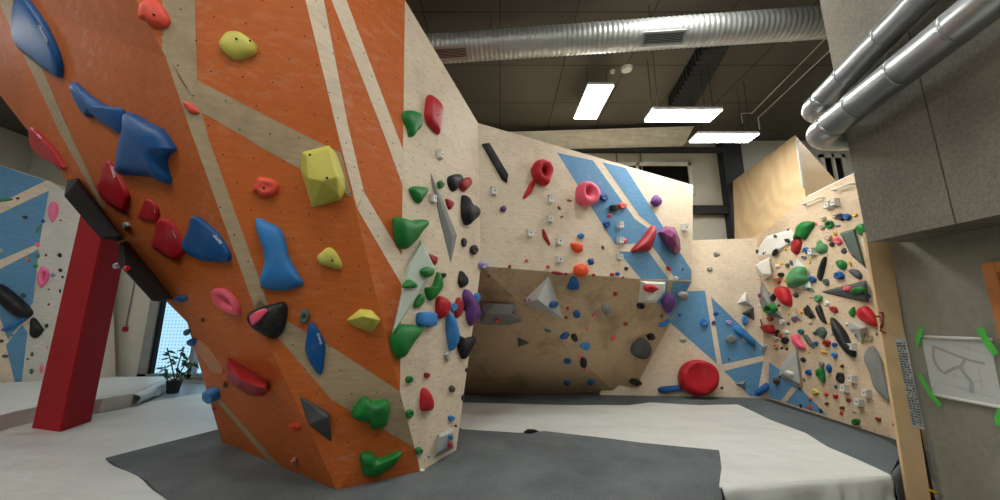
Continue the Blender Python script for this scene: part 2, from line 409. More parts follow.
stripes = [
    ([(-4, -4), (10, -4), (73, 140), (106, 210), (100, 206), (60, 133)], PL, 1),
    ([(166, 58), (176, 68), (202, 113), (209, 140), (255, 267), (268, 305), (263, 331), (238, 262), (191, 132)], PM, 1),
    ([(162, -4), (195, -4), (197, 80), (172, 67), (166, 57), (162, 50)], PM, 1),
    ([(172, 67), (197, 80), (270, 118), (296, 131), (341, 153), (352, 197), (302, 170), (260, 147), (245, 137), (201, 112)], PM, 1),
    ([(304.5, -4), (323, -4), (348, 125), (364, 192), (357, 208), (340, 142)], PB, 2),  # paler board here: this facet's brighter light put into its stripes
    ([(357.5, 209), (364, 192), (403, 258), (407.5, 298), (403, 287)], PB, 2),
    ([(330, -4), (345, -4), (397, 134), (404, 152), (405, 192), (385, 137)], PB, 2),
    ([(321.6, 341.6), (328, 344.5), (400, 391.5), (334, 401), (331.6, 400.5), (326.6, 370)], plane(B2, K, P), 1),
    ([(400, 391.5), (413.5, 447), (332, 400.2)], PF, 1),
    ([(262, 328), (322.3, 341.5), (327.4, 370), (332.6, 401), (282, 342)], plane(B2, P, J), 1),
    ([(258, 300), (289, 322), (324, 343.2), (322, 342.8), (262, 330.8), (254, 310)], PM, 1),
    ([(214, 398), (221, 400), (287, 474), (275, 469)], plane(B2, Q, B1), 1)]
def bback(co):
    k = max(0, min(1, (co.x+2.5)/2))
    return (.3*(1-k)-.7*k, .55*(1-k)+.9*k, .0 if co.z > .01 else 0)
boulder = wall_mesh('climbing_boulder', faces, stripes, ['orange_board', 'boulder_beige', 'birch_board'], bback, loc=(-2, 4.5, 0))
tag(boulder, 'huge overhanging orange climbing boulder with beige stripes on the left', 'climbing wall')
register(boulder)

# ------------------------------------------------------------------ striped wall with the brown overhang below
TL = D2; LL = D3
LR = atz(692, 281, LL.z); PU = plane(LL, LR, TL); TR = onplane(693, 185, PU)
tm = onplane(620, 167, PU)
LM = onplane(638, 279, PU); 
YW = 7.85
BM_ = atz(617, 394, 0); BL_ = atz(462, 393, 0); BR_ = atz(632, 394.5, 0)
LL2 = V(LL)
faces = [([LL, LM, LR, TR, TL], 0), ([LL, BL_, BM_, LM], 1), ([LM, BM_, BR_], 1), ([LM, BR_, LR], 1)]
PLo = plane(LM, BR_, LR)
PLo1 = plane(LL, LM, BM_)
stripes = [
    ([(557, 152.5), (593, 160.5), (635, 219), (652, 231), (640, 243), (615, 244.5)], PU, 2),
    ([(602, 162), (626, 168), (660, 222), (691.5, 270), (691.5, 280), (676, 280), (655, 250), (652, 246), (656, 229), (640, 216)], PU, 2),
    ([(618, 251), (634, 252), (648, 251), (669, 279.5), (641, 279)], PU, 2),
    ([(641, 281), (668, 281.5), (667, 298), (659, 306)], PLo, 2),
    ([(673, 281.5), (691.5, 282), (671, 319), (664, 311), (669, 298)], PLo, 2)]
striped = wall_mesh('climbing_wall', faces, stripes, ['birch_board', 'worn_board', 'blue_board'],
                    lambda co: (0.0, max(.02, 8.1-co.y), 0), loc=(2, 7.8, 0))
tag(striped, 'pale climbing wall with diagonal blue stripes above a brown overhang', 'climbing wall'); register(striped)

# ------------------------------------------------------------------ recessed wall with blue triangles
RB0, RB1 = atz(600, 395, 0), atz(767, 398, 0)
RT1 = aty(757, 238, 7.85); RT0 = aty(650, 242, 7.85)
PR = plane(RB0, RB1, RT1)
RT0 = onplane(650, 242, PR)
stripes = [([(686, 291.5), (705, 290.5), (717, 364), (666, 319), (672, 312)], PR, 1), ([(711, 297), (762, 346), (765, 355), (722, 364.5)], PR, 1),
           ([(724, 371), (763.5, 361), (757, 396.5), (750, 396.5)], PR, 1)]
recess = wall_mesh('climbing_wall', [([RB0, RB1, RT1, RT0], 0)], stripes, ['birch_board', 'blue_board'], (0, .2, 0), loc=(4.8, 7.9, 0))
tag(recess, 'low recessed climbing wall with blue triangles behind the large red ball hold', 'climbing wall'); register(recess)

# ------------------------------------------------------------------ right slab
S1 = atz(897, 440, 0); S2 = atz(912, 447, 0)
PS = plane(RB1, S1, RT1)
SB = onplane(922, 451, PS); ST1 = onplane(806, 197, PS); ST2 = onplane(900, 150, PS)
stripes = [([(769, 362), (781, 371), (800, 388), (827, 415), (786, 402.5), (768.5, 397.5)], PS, 1),
           ([(792, 386.5), (797, 389), (786, 402), (781, 401)], (PS[0]+PS[1]*.002, PS[1]), 0)]
slabw = wall_mesh('climbing_wall', [([RB1, S1, SB, ST2, ST1, RT1], 0)], stripes, ['slab_board', 'blue_board'], (.25, .06, 0), loc=(5.3, 6.4, 0))
tag(slabw, 'slab climbing wall on the right crowded with many small colourful holds', 'climbing wall'); register(slabw)

# ------------------------------------------------------------------ far left climbing wall
G0 = atz(20, 392, 0); G1 = aty(49.5, 181, 8.1)
GL0, GL1 = G0+V((-2.6, -1.1, 0)), G1+V((-2.2, -1.05, .25)); GR0 = G0+V((1.1, .5, 0)); 
PG = plane(G0, G1, GL0); GL1 = onplane(-30, 155, PG); GL0 = onplane(-30, 399, PG)
PH = plane(G0, G1, GR0); GR1 = onplane(92, 207, PH)
stripes = [([(-29, 156), (46, 180.5), (0, 203), (-29, 216)], PG, 1), ([(49, 190.5), (39.5, 243), (0, 260), (-29, 272), (-29, 226), (0, 213.5)], PG, 1),
           ([(38.8, 249), (33, 302), (22, 322), (8, 340), (0, 318), (-29, 300), (-29, 282), (0, 269)], PG, 1),
           ([(22, 324), (27.5, 333), (21, 388), (16, 388), (6, 345)], PG, 1)]
farw = wall_mesh('climbing_wall', [([GL0, G0, G1, GL1], 0), ([G0, GR0, GR1, G1], 2)], stripes, ['birch_board', 'blue_board', 'white_board'], (-.1, .5, 0), loc=(-11, 8.3, 0))
tag(farw, 'distant blue and white climbing wall at the far left behind the pillar', 'climbing wall'); register(farw)
sheetp = [(-12.8, 6.2), (-10.3, 7.35), (-9.6, 7.9), (-10.2, 8.0), (-12.8, 7.0)]

# red pillar
pa, pb, pc = atz(60.5, 432, .012), atz(31, 428, .012), atz(92, 421, .012)
pd_ = pb+pc-pa
bm = bmesh.new()
for f in range(1):
    bt_ = [bm.verts.new(p) for p in (pa, pb, pd_, pc)]; tp_ = [bm.verts.new(V((p.x, p.y, ZC-.003))) for p in (pa, pb, pd_, pc)]
    bm.faces.new(bt_); bm.faces.new(tp_[::-1])
    for i in range(4): bm.faces.new((bt_[i], bt_[(i+1) % 4], tp_[(i+1) % 4], tp_[i]))
bmesh.ops.recalc_face_normals(bm, faces=bm.faces)
bmesh.ops.bevel(bm, geom=[e for e in bm.edges if abs(e.verts[0].co.z-e.verts[1].co.z) > 1], offset=.02, segments=3, affect='EDGES')
tag(link('padded_pillar', bm, 'red_pad', loc=(pa+pd_)/2*1.0), 'square red padded pillar standing on the white tarpaulin', 'pillar')
# ------------------------------------------------------------------ plywood balustrade box above the slab
XP = 5.62
def quadmesh(name, faces, mats, thick, label=None, cat=None, parent=None, loc=(0, 0, 0)):
    o = wall_mesh(name, faces, [], mats, thick, parent, loc)
    return tag(o, label, cat) if label else o
pA, pB, pC, pD = aty(733, 181, 8.0), onplane(795, 135, PS, -.08), onplane(806, 198, PS, -.08), onplane(757, 240, PS, -.08)
PPL = plane(pB, pC, pD); pA = onplane(733, 181, PPL); pE = onplane(735, 244, PPL)
quadmesh('plywood_balustrade', [([pA, pE, pD, pC, pB], 0)], ['birch_ply'], (.03, .02, 0), 'bare plywood balustrade panel rising above the slab wall', 'panel', loc=tuple(pC))
g1, g2 = aty(838, 183, pB.y+.05), aty(806, 198, pB.y+.02)
g0 = pB+V((.035, .03, 0))
tri = quadmesh('plywood_gusset', [([g0, pC+V((.03, .03, 0)), g1], 0)], ['mdf'], (0, .02, 0), 'brown triangular plywood gusset closing the end of the balustrade', 'panel', loc=tuple(pC))
def rail(px, plf, label, r=.016, off=.07):
    base = [plf(x, y) for x, y in px]; n = plf.n if hasattr(plf, 'n') else PS[1]
    pts = [base[0]] + [b+n*off for b in base] + [base[-1]]
    return tag(tube('grab_rail', pts, r, 'white_paint', seg=8), label, 'grab rail', 'white grab rails')
pl_s = lambda x, y: onplane(x, y, PS); pl_p = lambda x, y: onplane(x, y, PPL)
rail([(799, 141), (801, 152), (806, 187)], pl_p, 'white grab rail standing upright on the plywood panel edge', .02, .05)
rail([(806, 205), (824, 198)], pl_s, 'white slanted grab rail just under the plywood panel')
rail([(836, 190.5), (857, 184)], pl_s, 'white slanted grab rail at the top right of the slab')
a, b = onplane(808, 198.5, PS), onplane(870, 168, PS)
bm = bmesh.new(); add_tube(bm, [a+V((.03, 0, .03)), b+V((.03, 0, .03))], .035, 4)
tag(link('white_coping', bm, 'white_paint', loc=(a+b)/2), 'white coping strip along the top edge of the slab wall', 'trim')

# ------------------------------------------------------------------ concrete block, bulkhead, pipes, poster, board
XC, YD = 4.35, 3.95
struct(box('wall_concrete', (XC, -2.0, ZF), (6.2, YD, 2.7), 'concrete', loc=(XC, 1, 0)))
zb = aty(870, 240, 3.68).z
# joint in the bulkhead cladding
ja = atx(936, 144, 3.88).y
bm = bmesh.new(); add_box(bm, (3.88, -2.0, 2.34), (6.4, ja-.006, ZC)); add_box(bm, (3.9, ja-.006, 2.36), (6.38, ja+.006, ZC)); add_box(bm, (3.88, ja+.006, 2.34), (6.4, 3.7, ZC))
struct(link('trim_1', bm, 'woodwool', loc=(3.88, 1, 3)))
# wooden end board with latch and text sheet
wl0, wl1 = aty(866, 236, YD-.03), aty(909, 500, YD-.03); wr0, wr1 = aty(889, 236, YD-.03), aty(931, 500, YD-.03)
zt = 2.5
def ext(a, b, z): return a + (b-a)*((z-a.z)/(b.z-a.z))
q4 = [ext(wl0, wl1, ZF), ext(wr0, wr1, ZF), ext(wr0, wr1, zt), ext(wl0, wl1, zt)]
quadmesh('wooden_board', [(q4, 0)], ['mdf'], (0, .03, 0), 'tall plain wooden board between the slab wall and the concrete', 'board', loc=tuple(q4[0]))
PWD = (V((0, YD-.03, 0)), V((0, -1, 0))); PCW = (V((XC, 0, 0)), V((-1, 0, 0)))
L = empty('latch', onplane(880, 322, PWD), 'small rusty red latch on the wooden board', 'latch')
w_ = lambda x, y, o=0: onplane(x, y, PWD, o)
tube('bar', [w_(873, 316, .02), w_(880, 316.5, .02)], .008, 'rust_red', L, 8)
tube('handle', [w_(880.5, 314, .02), w_(882, 319, .05), w_(882.5, 324, .05), w_(881, 328, .03)], .013, 'rust_red', L, 8)
tube('hook', [w_(881, 328, .02), w_(880.5, 331, .03), w_(886, 333, .015)], .008, 'rust_red', L, 8)
a0, a1 = w_(880.5, 312), w_(880.5, 318)
box('plate', (a0.x-.02, a0.y-.012, a1.z), (a0.x+.02, a0.y, a0.z), 'rust_red', L)
# notice with two columns of fine print
Np = [(895, 338), (904.5, 338), (925, 430), (912.5, 427)]
bm = bmesh.new(); c4 = [w_(x, y, .004) for x, y in Np]
bm.faces.new([bm.verts.new(p) for p in c4])
def bil(u, v, o=.006):
    t = V(Np[0]).lerp(V(Np[1]), u); b = V(Np[3]).lerp(V(Np[2]), u); p = t.lerp(b, v); return w_(p.x, p.y, o)
for r in range(32):
    for c in range(3):
        u = .06+c*.31
        while u < .06+c*.31+.24:
            du = random.uniform(.05, .14); e = min(u+du, .06+c*.31+.27); v = .05+r*.029
            if random.random() < .85:
                f = bm.faces.new([bm.verts.new(bil(*k)) for k in ((u, v), (e, v), (e, v+.019), (u, v+.019))]); f.material_index = 1
            u = e+.025
bmesh.ops.recalc_face_normals(bm, faces=bm.faces)
tag(link('notice_sheet', bm, ['paper', 'print_ink'], loc=c4[0]), 'narrow notice sheet with columns of fine print on the wooden board', 'notice')
# poster with white rails and green tape
cw = lambda x, y, o=0: onplane(x, y, PCW, o)
Pq = [(921, 337), (990.5, 341), (1003.5, 407), (932.5, 394)]
po = empty('wall_poster', cw(962, 370), 'pale poster with a grey path plan taped to the concrete', 'poster')
po.name = 'plan_poster'
bm = bmesh.new(); bm.faces.new([bm.verts.new(cw(x, y, .006)) for x, y in Pq])
def strip(px, w, o, mi):
    pts = [cw(x, y, o) for x, y in px]; prev = None
    for i, q in enumerate(pts):
        d = (pts[min(i+1, len(pts)-1)]-pts[max(i-1, 0)]).normalized(); s = V((1, 0, 0)).cross(d)*w
        row = (bm.verts.new(q-s), bm.verts.new(q+s))
        if prev: bm.faces.new((prev[0], row[0], row[1], prev[1])).material_index = mi
        prev = row
def zp(*l): return [(880+x*.24, 310+y*.24) for x, y in l]
strip(zp((215, 150), (260, 166), (300, 182), (345, 200), (390, 214), (437, 224)), .013, .0075, 1)
strip(zp((222, 160), (222, 195), (232, 226), (250, 250), (270, 263), (295, 250), (315, 240), (335, 237), (345, 222), (352, 205)), .013, .0095, 1)
strip(zp((336, 240), (348, 262), (372, 288), (380, 300), (381, 347)), .014, .0115, 1)
for a in (zp((300, 140), (450, 185)), zp((365, 150), (370, 175)), zp((305, 268), (365, 290)), zp((305, 268), (310, 285)), zp((320, 320), (375, 330)), zp((220, 295), (475, 365)), zp((395, 295), (440, 300)), zp((410, 235), (425, 330)), zp((215, 320), (225, 335))):
    strip(a, .0022, .0065, 1)
bmesh.ops.recalc_face_normals(bm, faces=bm.faces)
link('sheet', bm, ['paper', 'print_grey', 'print_ink'], po, po.location)
tube('rail', [cw(918, 336.5, .018), cw(991, 339.5, .018)], .016, 'white_paint', po, 10)
tube('rail', [cw(931, 394.5, .018), cw(1004, 408, .018)], .016, 'white_paint', po, 10)
for px in ([(917, 349), (915.5, 338), (920, 326), (923, 330)], [(976, 329), (984, 328), (988, 338), (999, 353), (993, 356), (985, 346)], [(917, 374), (921, 374), (930, 391), (942, 405), (939, 407), (929, 396)], [(994, 418), (998, 408), (1012, 412), (1010, 428), (996, 425)]):
    bm = bmesh.new(); bm.faces.new([bm.verts.new(cw(x, y, .04)) for x, y in px])
    bmesh.ops.recalc_face_normals(bm, faces=bm.faces)
    r = bmesh.ops.extrude_face_region(bm, geom=list(bm.faces)); 
    for g in r['geom']:
        if isinstance(g, bmesh.types.BMVert): g.co.x += .003
    link('green_tape', bm, 'green_tape', po, sum((cw(x, y) for x, y in px), V())/len(px))
# wooden framed hatch
h0 = cw(985.5, 263.5); zt_ = h0.z; y1 = h0.y
hf = empty('wooden_hatch', (XC, 2.7, 1.7), 'orange wooden framed hatch in the concrete at the right edge', 'hatch')
bm = bmesh.new()
for lo, hi in (((y1-.09, 1.2), (y1, zt_)), ((2.2, 1.2), (2.29, zt_)), ((2.29, zt_-.09), (y1-.09, zt_)), ((2.29, 1.2), (y1-.09, 1.29))):
    add_box(bm, (XC-.05, lo[0], lo[1]), (XC+.0, hi[0], hi[1]), 0, .004)
link('frame', bm, 'orange_wood', hf, (XC, 2.7, 1.7))
box('recess', (XC-.012, 2.29, 1.29), (XC-.002, y1-.09, zt_-.09), 'dark_inside', hf)
# yellow strap by the board foot
tag(tube('yellow_strap', [w_(929, 490, .01), w_(934, 492, .03), w_(938, 493, .02)], .012, 'yellow_strap', seg=8), 'short yellow strap at the foot of the wooden board', 'strap')
# dark strip standing in for the shade between board and concrete
struct(box('gap_shade', (XC-.07, YD+.03, ZF), (XC-.002, YD+.08, 2.3), 'dark_inside'))
# silver pipes
def pipe(label, px1, px2, xc, r, zoff=0):
    e = atx(*px1, xc); f = atx(*px2, xc); y0 = e.y
    z0, z1 = e.z, f.z; s = (z1-z0)/(f.y-e.y)
    o = empty('ventilation_pipe', e, label, 'pipe', 'silver pipes under the bulkhead')
    R = .24
    pts = []
    for k in range(9):
        a = k/8*math.pi/2
        pts.append(V((xc+R-R*math.cos(a), y0-R*.2+R*math.sin(a), z0)))
    st = [V((xc, y, z0+s*(y-y0))) for y in (-1.9, 0, 1.5, y0-R*.3)]
    tube('straight_run', st, r, 'galvanised', o, 28)
    tube('elbow', [st[-1]]+pts+[V((6.0, pts[-1].y, z0))], r*1.01, 'galvanised', o, 28)
    for k in range(12):
        y = y0-.35-k*.42
        if y < -1.8: break
        tube('seam_ring', [V((xc, y-.012, z0+s*(y-y0))), V((xc, y+.012, z0+s*(y-y0)))], r*1.02, 'galvanised', o, 28)
    return o
pipe('upper of the two silver pipes running along the grey bulkhead', (818, 104), (909, 10), 3.72, .125)
pipe('lower thicker silver pipe running along the grey bulkhead', (826, 129), (962, 22), 3.62, .145)
for px in ((945, 190), (890, 120)):
    pass
# ------------------------------------------------------------------ ceiling services
dA, dB = aty(428, 49.5, 5.16), aty(824, 22.5, 4.66)
dd = (dB-dA).normalized(); A0 = dA - dd*.8; B0 = dB + dd*1.5
o = empty('air_duct', (dA+dB)/2, 'large spiral metal air duct hanging across the ceiling', 'duct')
n = 440
tube('duct_body', lerp(A0, B0, n), .225, 'duct_metal', o, 40, rib=lambda i: 1.0 if i % 4 < 2 else .958)
for px in ((450, 41), (659, 29.5)):
    Y = 5.1 if px[0] < 500 else 4.85
    c = A0 + dd*((aty(*px, Y)-A0).dot(dd)); d = (CAM-c); d -= dd*d.dot(dd); d.normalize(); s = dd.cross(d)
    c2 = c + (d*.94+s*(.25 if px[0] > 500 else .3)).normalized()*.215
    nrm = (c2-c).normalized(); s = dd.cross(nrm)
    bm = bmesh.new()
    def obx(cx, cy, cz, hx, hy, hz, mi):
        vs = [bm.verts.new(c2+dd*(cx+i*hx)+s*(cy+j*hy)+nrm*(cz+k*hz)) for i in (-1, 1) for j in (-1, 1) for k in (-1, 1)]
        for q in ((0, 1, 3, 2), (4, 6, 7, 5), (0, 4, 5, 1), (2, 3, 7, 6), (0, 2, 6, 4), (1, 5, 7, 3)):
            bm.faces.new([vs[i] for i in q]).material_index = mi
    obx(0, 0, 0, .29, .085, .02, 1)
    for j in (-1, 1): obx(0, j*.085, .012, .31, .014, .022, 0)
    for j in (-1, 1): obx(j*.30, 0, .012, .014, .085, .022, 0)
    for k in range(7): obx(0, -.066+k*.022, .02, .285, .0035, .008, 2)
    bmesh.ops.recalc_face_normals(bm, faces=bm.faces)
    link('air_grille', bm, ['duct_metal', 'steel_dark', 'duct_metal'], o, c2)
for k, t in enumerate((.12, .42, .72)):
    p = A0.lerp(B0, t+.1); tube('hanger_rod', [p+V((0, 0, .22)), V((p.x, p.y, ZC))], .008, 'steel_dark', o, 6)

# lamps
def lamp(c, sx, sy, label, rz=0.0):
    o = empty('ceiling_lamp', c, label, 'ceiling lamp', 'flat rectangular ceiling lamps')
    x, y, z = c; R = Matrix.Translation(c) @ Matrix.Rotation(rz, 4, 'Z') @ Matrix.Translation(-V(c))
    def mk(name, bx, m):
        bm = bmesh.new()
        for lo, hi in bx: add_box(bm, lo, hi)
        bmesh.ops.transform(bm, matrix=R, verts=bm.verts); link(name, bm, m, o, c)
    mk('housing', [((x-sx/2, y-sy/2, z), (x+sx/2, y+sy/2, z+.05))], 'white_paint')
    mk('diffuser', [((x-sx/2+.01, y-sy/2+.01, z-.012), (x+sx/2-.01, y+sy/2-.01, z-.001))], 'lamp_diffuser')
    for i in (-1, 1):
        for j in (-1, 1): mk('wire', [((x+i*sx*.4-.004, y+j*sy*.3-.004, z+.05), (x+i*sx*.4+.004, y+j*sy*.3+.004, ZC))], 'steel_dark')
c = atz(592.5, 103, 5.9); lamp(tuple(c), .5, 1.17, 'bright ceiling lamp nearest the duct, turned lengthwise', .03)
c = atz(682.5, 115.6, 5.2); lamp(tuple(c), 1.24, .40, 'wide bright ceiling lamp hanging middle right')
c = atz(723.5, 138, 5.2); lamp(tuple(c), 1.24, .36, 'lowest bright ceiling lamp hanging before the dark steel column')
# lamps out of view: one from a glow overhead, others added as fill light
for cx, cy, sx, sy in ((2.55, 3.95, 1.24, .4), (-1.0, .9, 1.24, .4), (2.4, .7, 1.24, .4), (-4.6, -.4, 1.24, .4), (-10.4, 4.4, 1.24, .4), (7.6, 4.4, 1.24, .4), (8.2, 6.5, 1.24, .4), (-7.0, 7.2, 1.24, .4), (1.6, -1.9, 1.24, .4), (-2.2, -1.6, 1.24, .4), (-6.5, 1.6, 1.24, .4), (-4.6, -2.6, 1.24, .4)):
    lamp((cx, cy, 6.3), sx, sy, 'unseen ceiling lamp placed to light the hall')
def disc(px, r, label):
    p = atz(*px, ZC-.001); bm = bmesh.new()
    bmesh.ops.create_cone(bm, cap_ends=True, segments=24, radius1=r*.8, radius2=r, depth=.05)
    bmesh.ops.translate(bm, verts=bm.verts, vec=p+V((0, 0, -.027)))
    tag(link('smoke_detector', bm, 'white_paint', loc=p, smooth=False), label, 'detector')
disc((626.5, 68), .12, 'larger round white detector on the dark ceiling'); disc((612.5, 70.5), .055, 'smaller round white detector on the dark ceiling')
for px, L_, lab in (((545, 53), .6, 'thin pale light strip under the left half of the duct'), ((772, 40.5), .75, 'thin pale light strip under the right half of the duct')):
    p = atz(*px, ZC-.05); tag(box('light_strip', (p.x-L_/2, p.y-.03, ZC-.06), (p.x+L_/2, p.y+.03, ZC-.002), 'white_paint', bev=.008), lab, 'light strip')
# dark ribbed beam along the ceiling
b0, b1, b2, b3 = (atz(x, y, 6.2) for x, y in ((707, 44), (733, 41), (695, 107), (668, 109)))
bm = bmesh.new()
N = 14
for i in range(N):
    for (lo, hi) in ((i/N, (i+.62)/N),):
        l0, r0 = b0.lerp(b3, lo), b1.lerp(b2, lo); l1, r1 = b0.lerp(b3, hi), b1.lerp(b2, hi)
        vs = [bm.verts.new(V((p.x, p.y, z))) for p in (l0, r0, r1, l1) for z in (6.2, ZC-.002)]
        for q in ((0, 2, 4, 6), (1, 7, 5, 3), (0, 1, 3, 2), (2, 3, 5, 4), (4, 5, 7, 6), (6, 7, 1, 0)): bm.faces.new([vs[k] for k in q])
ins = .05
vs = [bm.verts.new(V((p.x+s*ins, p.y, z))) for p, s in ((b0, 1), (b1, -.2), (b2, -.2), (b3, 1)) for z in (6.205, ZC-.003)]
for q in ((0, 2, 4, 6), (1, 7, 5, 3), (0, 1, 3, 2), (2, 3, 5, 4), (4, 5, 7, 6), (6, 7, 1, 0)): bm.faces.new([vs[k] for k in q])
bmesh.ops.recalc_face_normals(bm, faces=bm.faces)
tag(link('ribbed_beam', bm, 'steel_dark', loc=(b0+b2)/2), 'dark ribbed steel beam under the ceiling behind the duct', 'beam')
# conduits
for a, b, lab in (((828, 36), (752, 113), 'left of two thin conduits slanting along the ceiling'), ((838, 43), (758, 118), 'right of two thin conduits slanting along the ceiling')):
    pa_, pb_ = atz(*a, ZC-.08), atz(*b, ZC-.08)
    tag(tube('conduit', [pa_, pb_, pb_+V((-.25, .02, -.0)), pb_+V((-.25, .02, -.25))] if a[0] < 830 else [pa_, pb_, pb_+V((0, 0, -.3))], .014, 'corrugated', seg=8), lab, 'conduit')
# pale ribbed sunscreen panel high on the back wall
YP = 8.35
u0, u1, l0, l1 = aty(470, 133, YP), aty(694, 126, YP), aty(470, 149, YP+.25), aty(685, 143.5, YP+.25)
bm = bmesh.new(); R_ = []
for k in range(29):
    t = k/28; dz = .0 if k % 4 in (0, 1) else .035
    R_.append([bm.verts.new(u0.lerp(l0, t)+V((0, -dz, 0))), bm.verts.new(u1.lerp(l1, t)+V((0, -dz, 0)))])
for A, B in zip(R_, R_[1:]): bm.faces.new((A[0], A[1], B[1], B[0]))
r = bmesh.ops.extrude_edge_only(bm, edges=[e for e in bm.edges if len(e.link_faces) == 1])
for g in r['geom']:
    if isinstance(g, bmesh.types.BMVert): g.co.y = 8.75
bmesh.ops.recalc_face_normals(bm, faces=bm.faces)
pn = tag(link('ribbed_panel', bm, 'corrugated', loc=(u0+l1)/2), 'long pale ribbed metal panel high up at the back', 'panel')
bx = aty(690, 126, YP-.05); 
tag(box('dark_bar', (-2, 8.75, l1.z-.13), (5.9, 8.9, l1.z-.02), 'steel_dark'), 'dark bar made for the shadow beneath the ribbed panel', 'beam')  # shadow line under the panel, built as a dark bar
# steel column with cross beam
ca, cb = aty(719.5, 150, 9.15), aty(738, 150, 9.15)
bm = bmesh.new(); w = cb.x-ca.x
add_box(bm, (ca.x, 9.02, 0), (cb.x, 9.06, ZC)); add_box(bm, (ca.x, 9.24, 0), (cb.x, 9.28, ZC)); add_box(bm, ((ca.x+cb.x)/2-.03, 9.06, 0), ((ca.x+cb.x)/2+.03, 9.24, ZC))
add_box(bm, (ca.x, 9.06, 0), (ca.x+.03, 9.24, ZC))
tag(link('steel_column', bm, 'steel_dark', loc=(ca.x, 8.9, 0)), 'dark steel column standing behind the recessed wall', 'column')
e0, e1 = aty(690, 206, 9.15), aty(720, 214, 9.15)
tag(box('dark_bar', (3.5, 9.08, e1.z), (ca.x-.005, 9.22, e0.z), 'steel_dark'), 'short dark steel cross beam joining the column from the left', 'beam')
# thin wall conduits near the dark window
for px in (616, 640):
    a = aty(px, 146, YB-.03); b = aty(px, 178, YB-.03)
    tag(tube('wall_conduit', [V((a.x, YB-.03, a.z)), V((a.x, YB-.03, b.z-.6))], .02, 'frame_grey', seg=8), 'thin grey conduit running down the back wall %s' % ('left of the dark window' if px < 620 else 'above the dark window'), 'conduit')
# fire call point with its conduit at the far left
PWB = (V((0, YB, 0)), V((0, -1, 0)))
k0 = onplane(126.5, 329, PWB)
fp = empty('call_point', k0, 'small red call box on the pale wall beside the glazing', 'call box')
box('case', (k0.x-.06, YB-.06, k0.z-.06), (k0.x+.06, YB-.001, k0.z+.06), 'red_pad', fp, bev=.01)
tube('conduit', [V((k0.x, YB-.02, k0.z+.06)), V((k0.x+.0, YB-.02, 4.6))], .018, 'frame_grey', fp, 8)
# plant by the window
pp = atz(173, 391, 0); pp = V((-6.75, 8.0, 0)); s0 = aty(173, 390, 8.0)
pp = V((s0.x, 8.0, 0))
pl = empty('potted_plant', pp, 'potted leafy plant standing by the dotted window', 'plant')
bm = bmesh.new(); bmesh.ops.create_cone(bm, cap_ends=True, segments=20, radius1=.10, radius2=.14, depth=.26)
bmesh.ops.translate(bm, verts=bm.verts, vec=pp+V((0, 0, .13))); link('pot', bm, 'pot_black', pl, pp)
stems = [((173, 380), (171, 362), (167, 348)), ((174, 380), (178, 365), (183, 350)), ((174, 380), (183, 368), (191, 354)), ((172, 380), (166, 376), (165, 366)), ((175, 380), (186, 372), (195, 362))]
bms, bml = bmesh.new(), bmesh.new(); rs = random.Random(3)
for st in stems:
    pts = [aty(x, y, 8.0+rs.uniform(-.15, .15)) for x, y in st]; pts[0] = pp+V((rs.uniform(-.05, .05), 0, .24))
    add_tube(bms, pts, .012, 6)
    for k in range(9):
        t = rs.uniform(.3, 1.0); p = pts[0].lerp(pts[1], t*2) if t < .5 else pts[1].lerp(pts[2], t*2-1)
        d = V((rs.uniform(-1, 1), rs.uniform(-.6, .6), rs.uniform(-.9, .5))).normalized(); s = d.orthogonal().normalized()*.035; L_ = rs.uniform(.11, .2)
        up = d.cross(s).normalized()*.02
        v = [bml.verts.new(q) for q in (p, p+d*L_*.35+s, p+d*L_*.4+up, p+d*L_*.35-s, p+d*L_)]
        bml.faces.new((v[0], v[1], v[2])); bml.faces.new((v[0], v[2], v[3])); bml.faces.new((v[1], v[4], v[2])); bml.faces.new((v[2], v[4], v[3]))
link('stem', bms, 'leaf_green', pl, pp); link('leaves', bml, 'leaf_green', pl, pp)

# ------------------------------------------------------------------ world and exposure
w = bpy.data.worlds.new('world'); scene.world = w; w.use_nodes = True
w.node_tree.nodes['Background'].inputs[0].default_value = (.44, .72, .88, 1); w.node_tree.nodes['Background'].inputs[1].default_value = .55
scene.view_settings.view_transform = 'Standard'; scene.view_settings.look = 'None'; scene.view_settings.gamma = 1
scene.view_settings.use_curve_mapping = False; scene.view_settings.exposure = 1.12

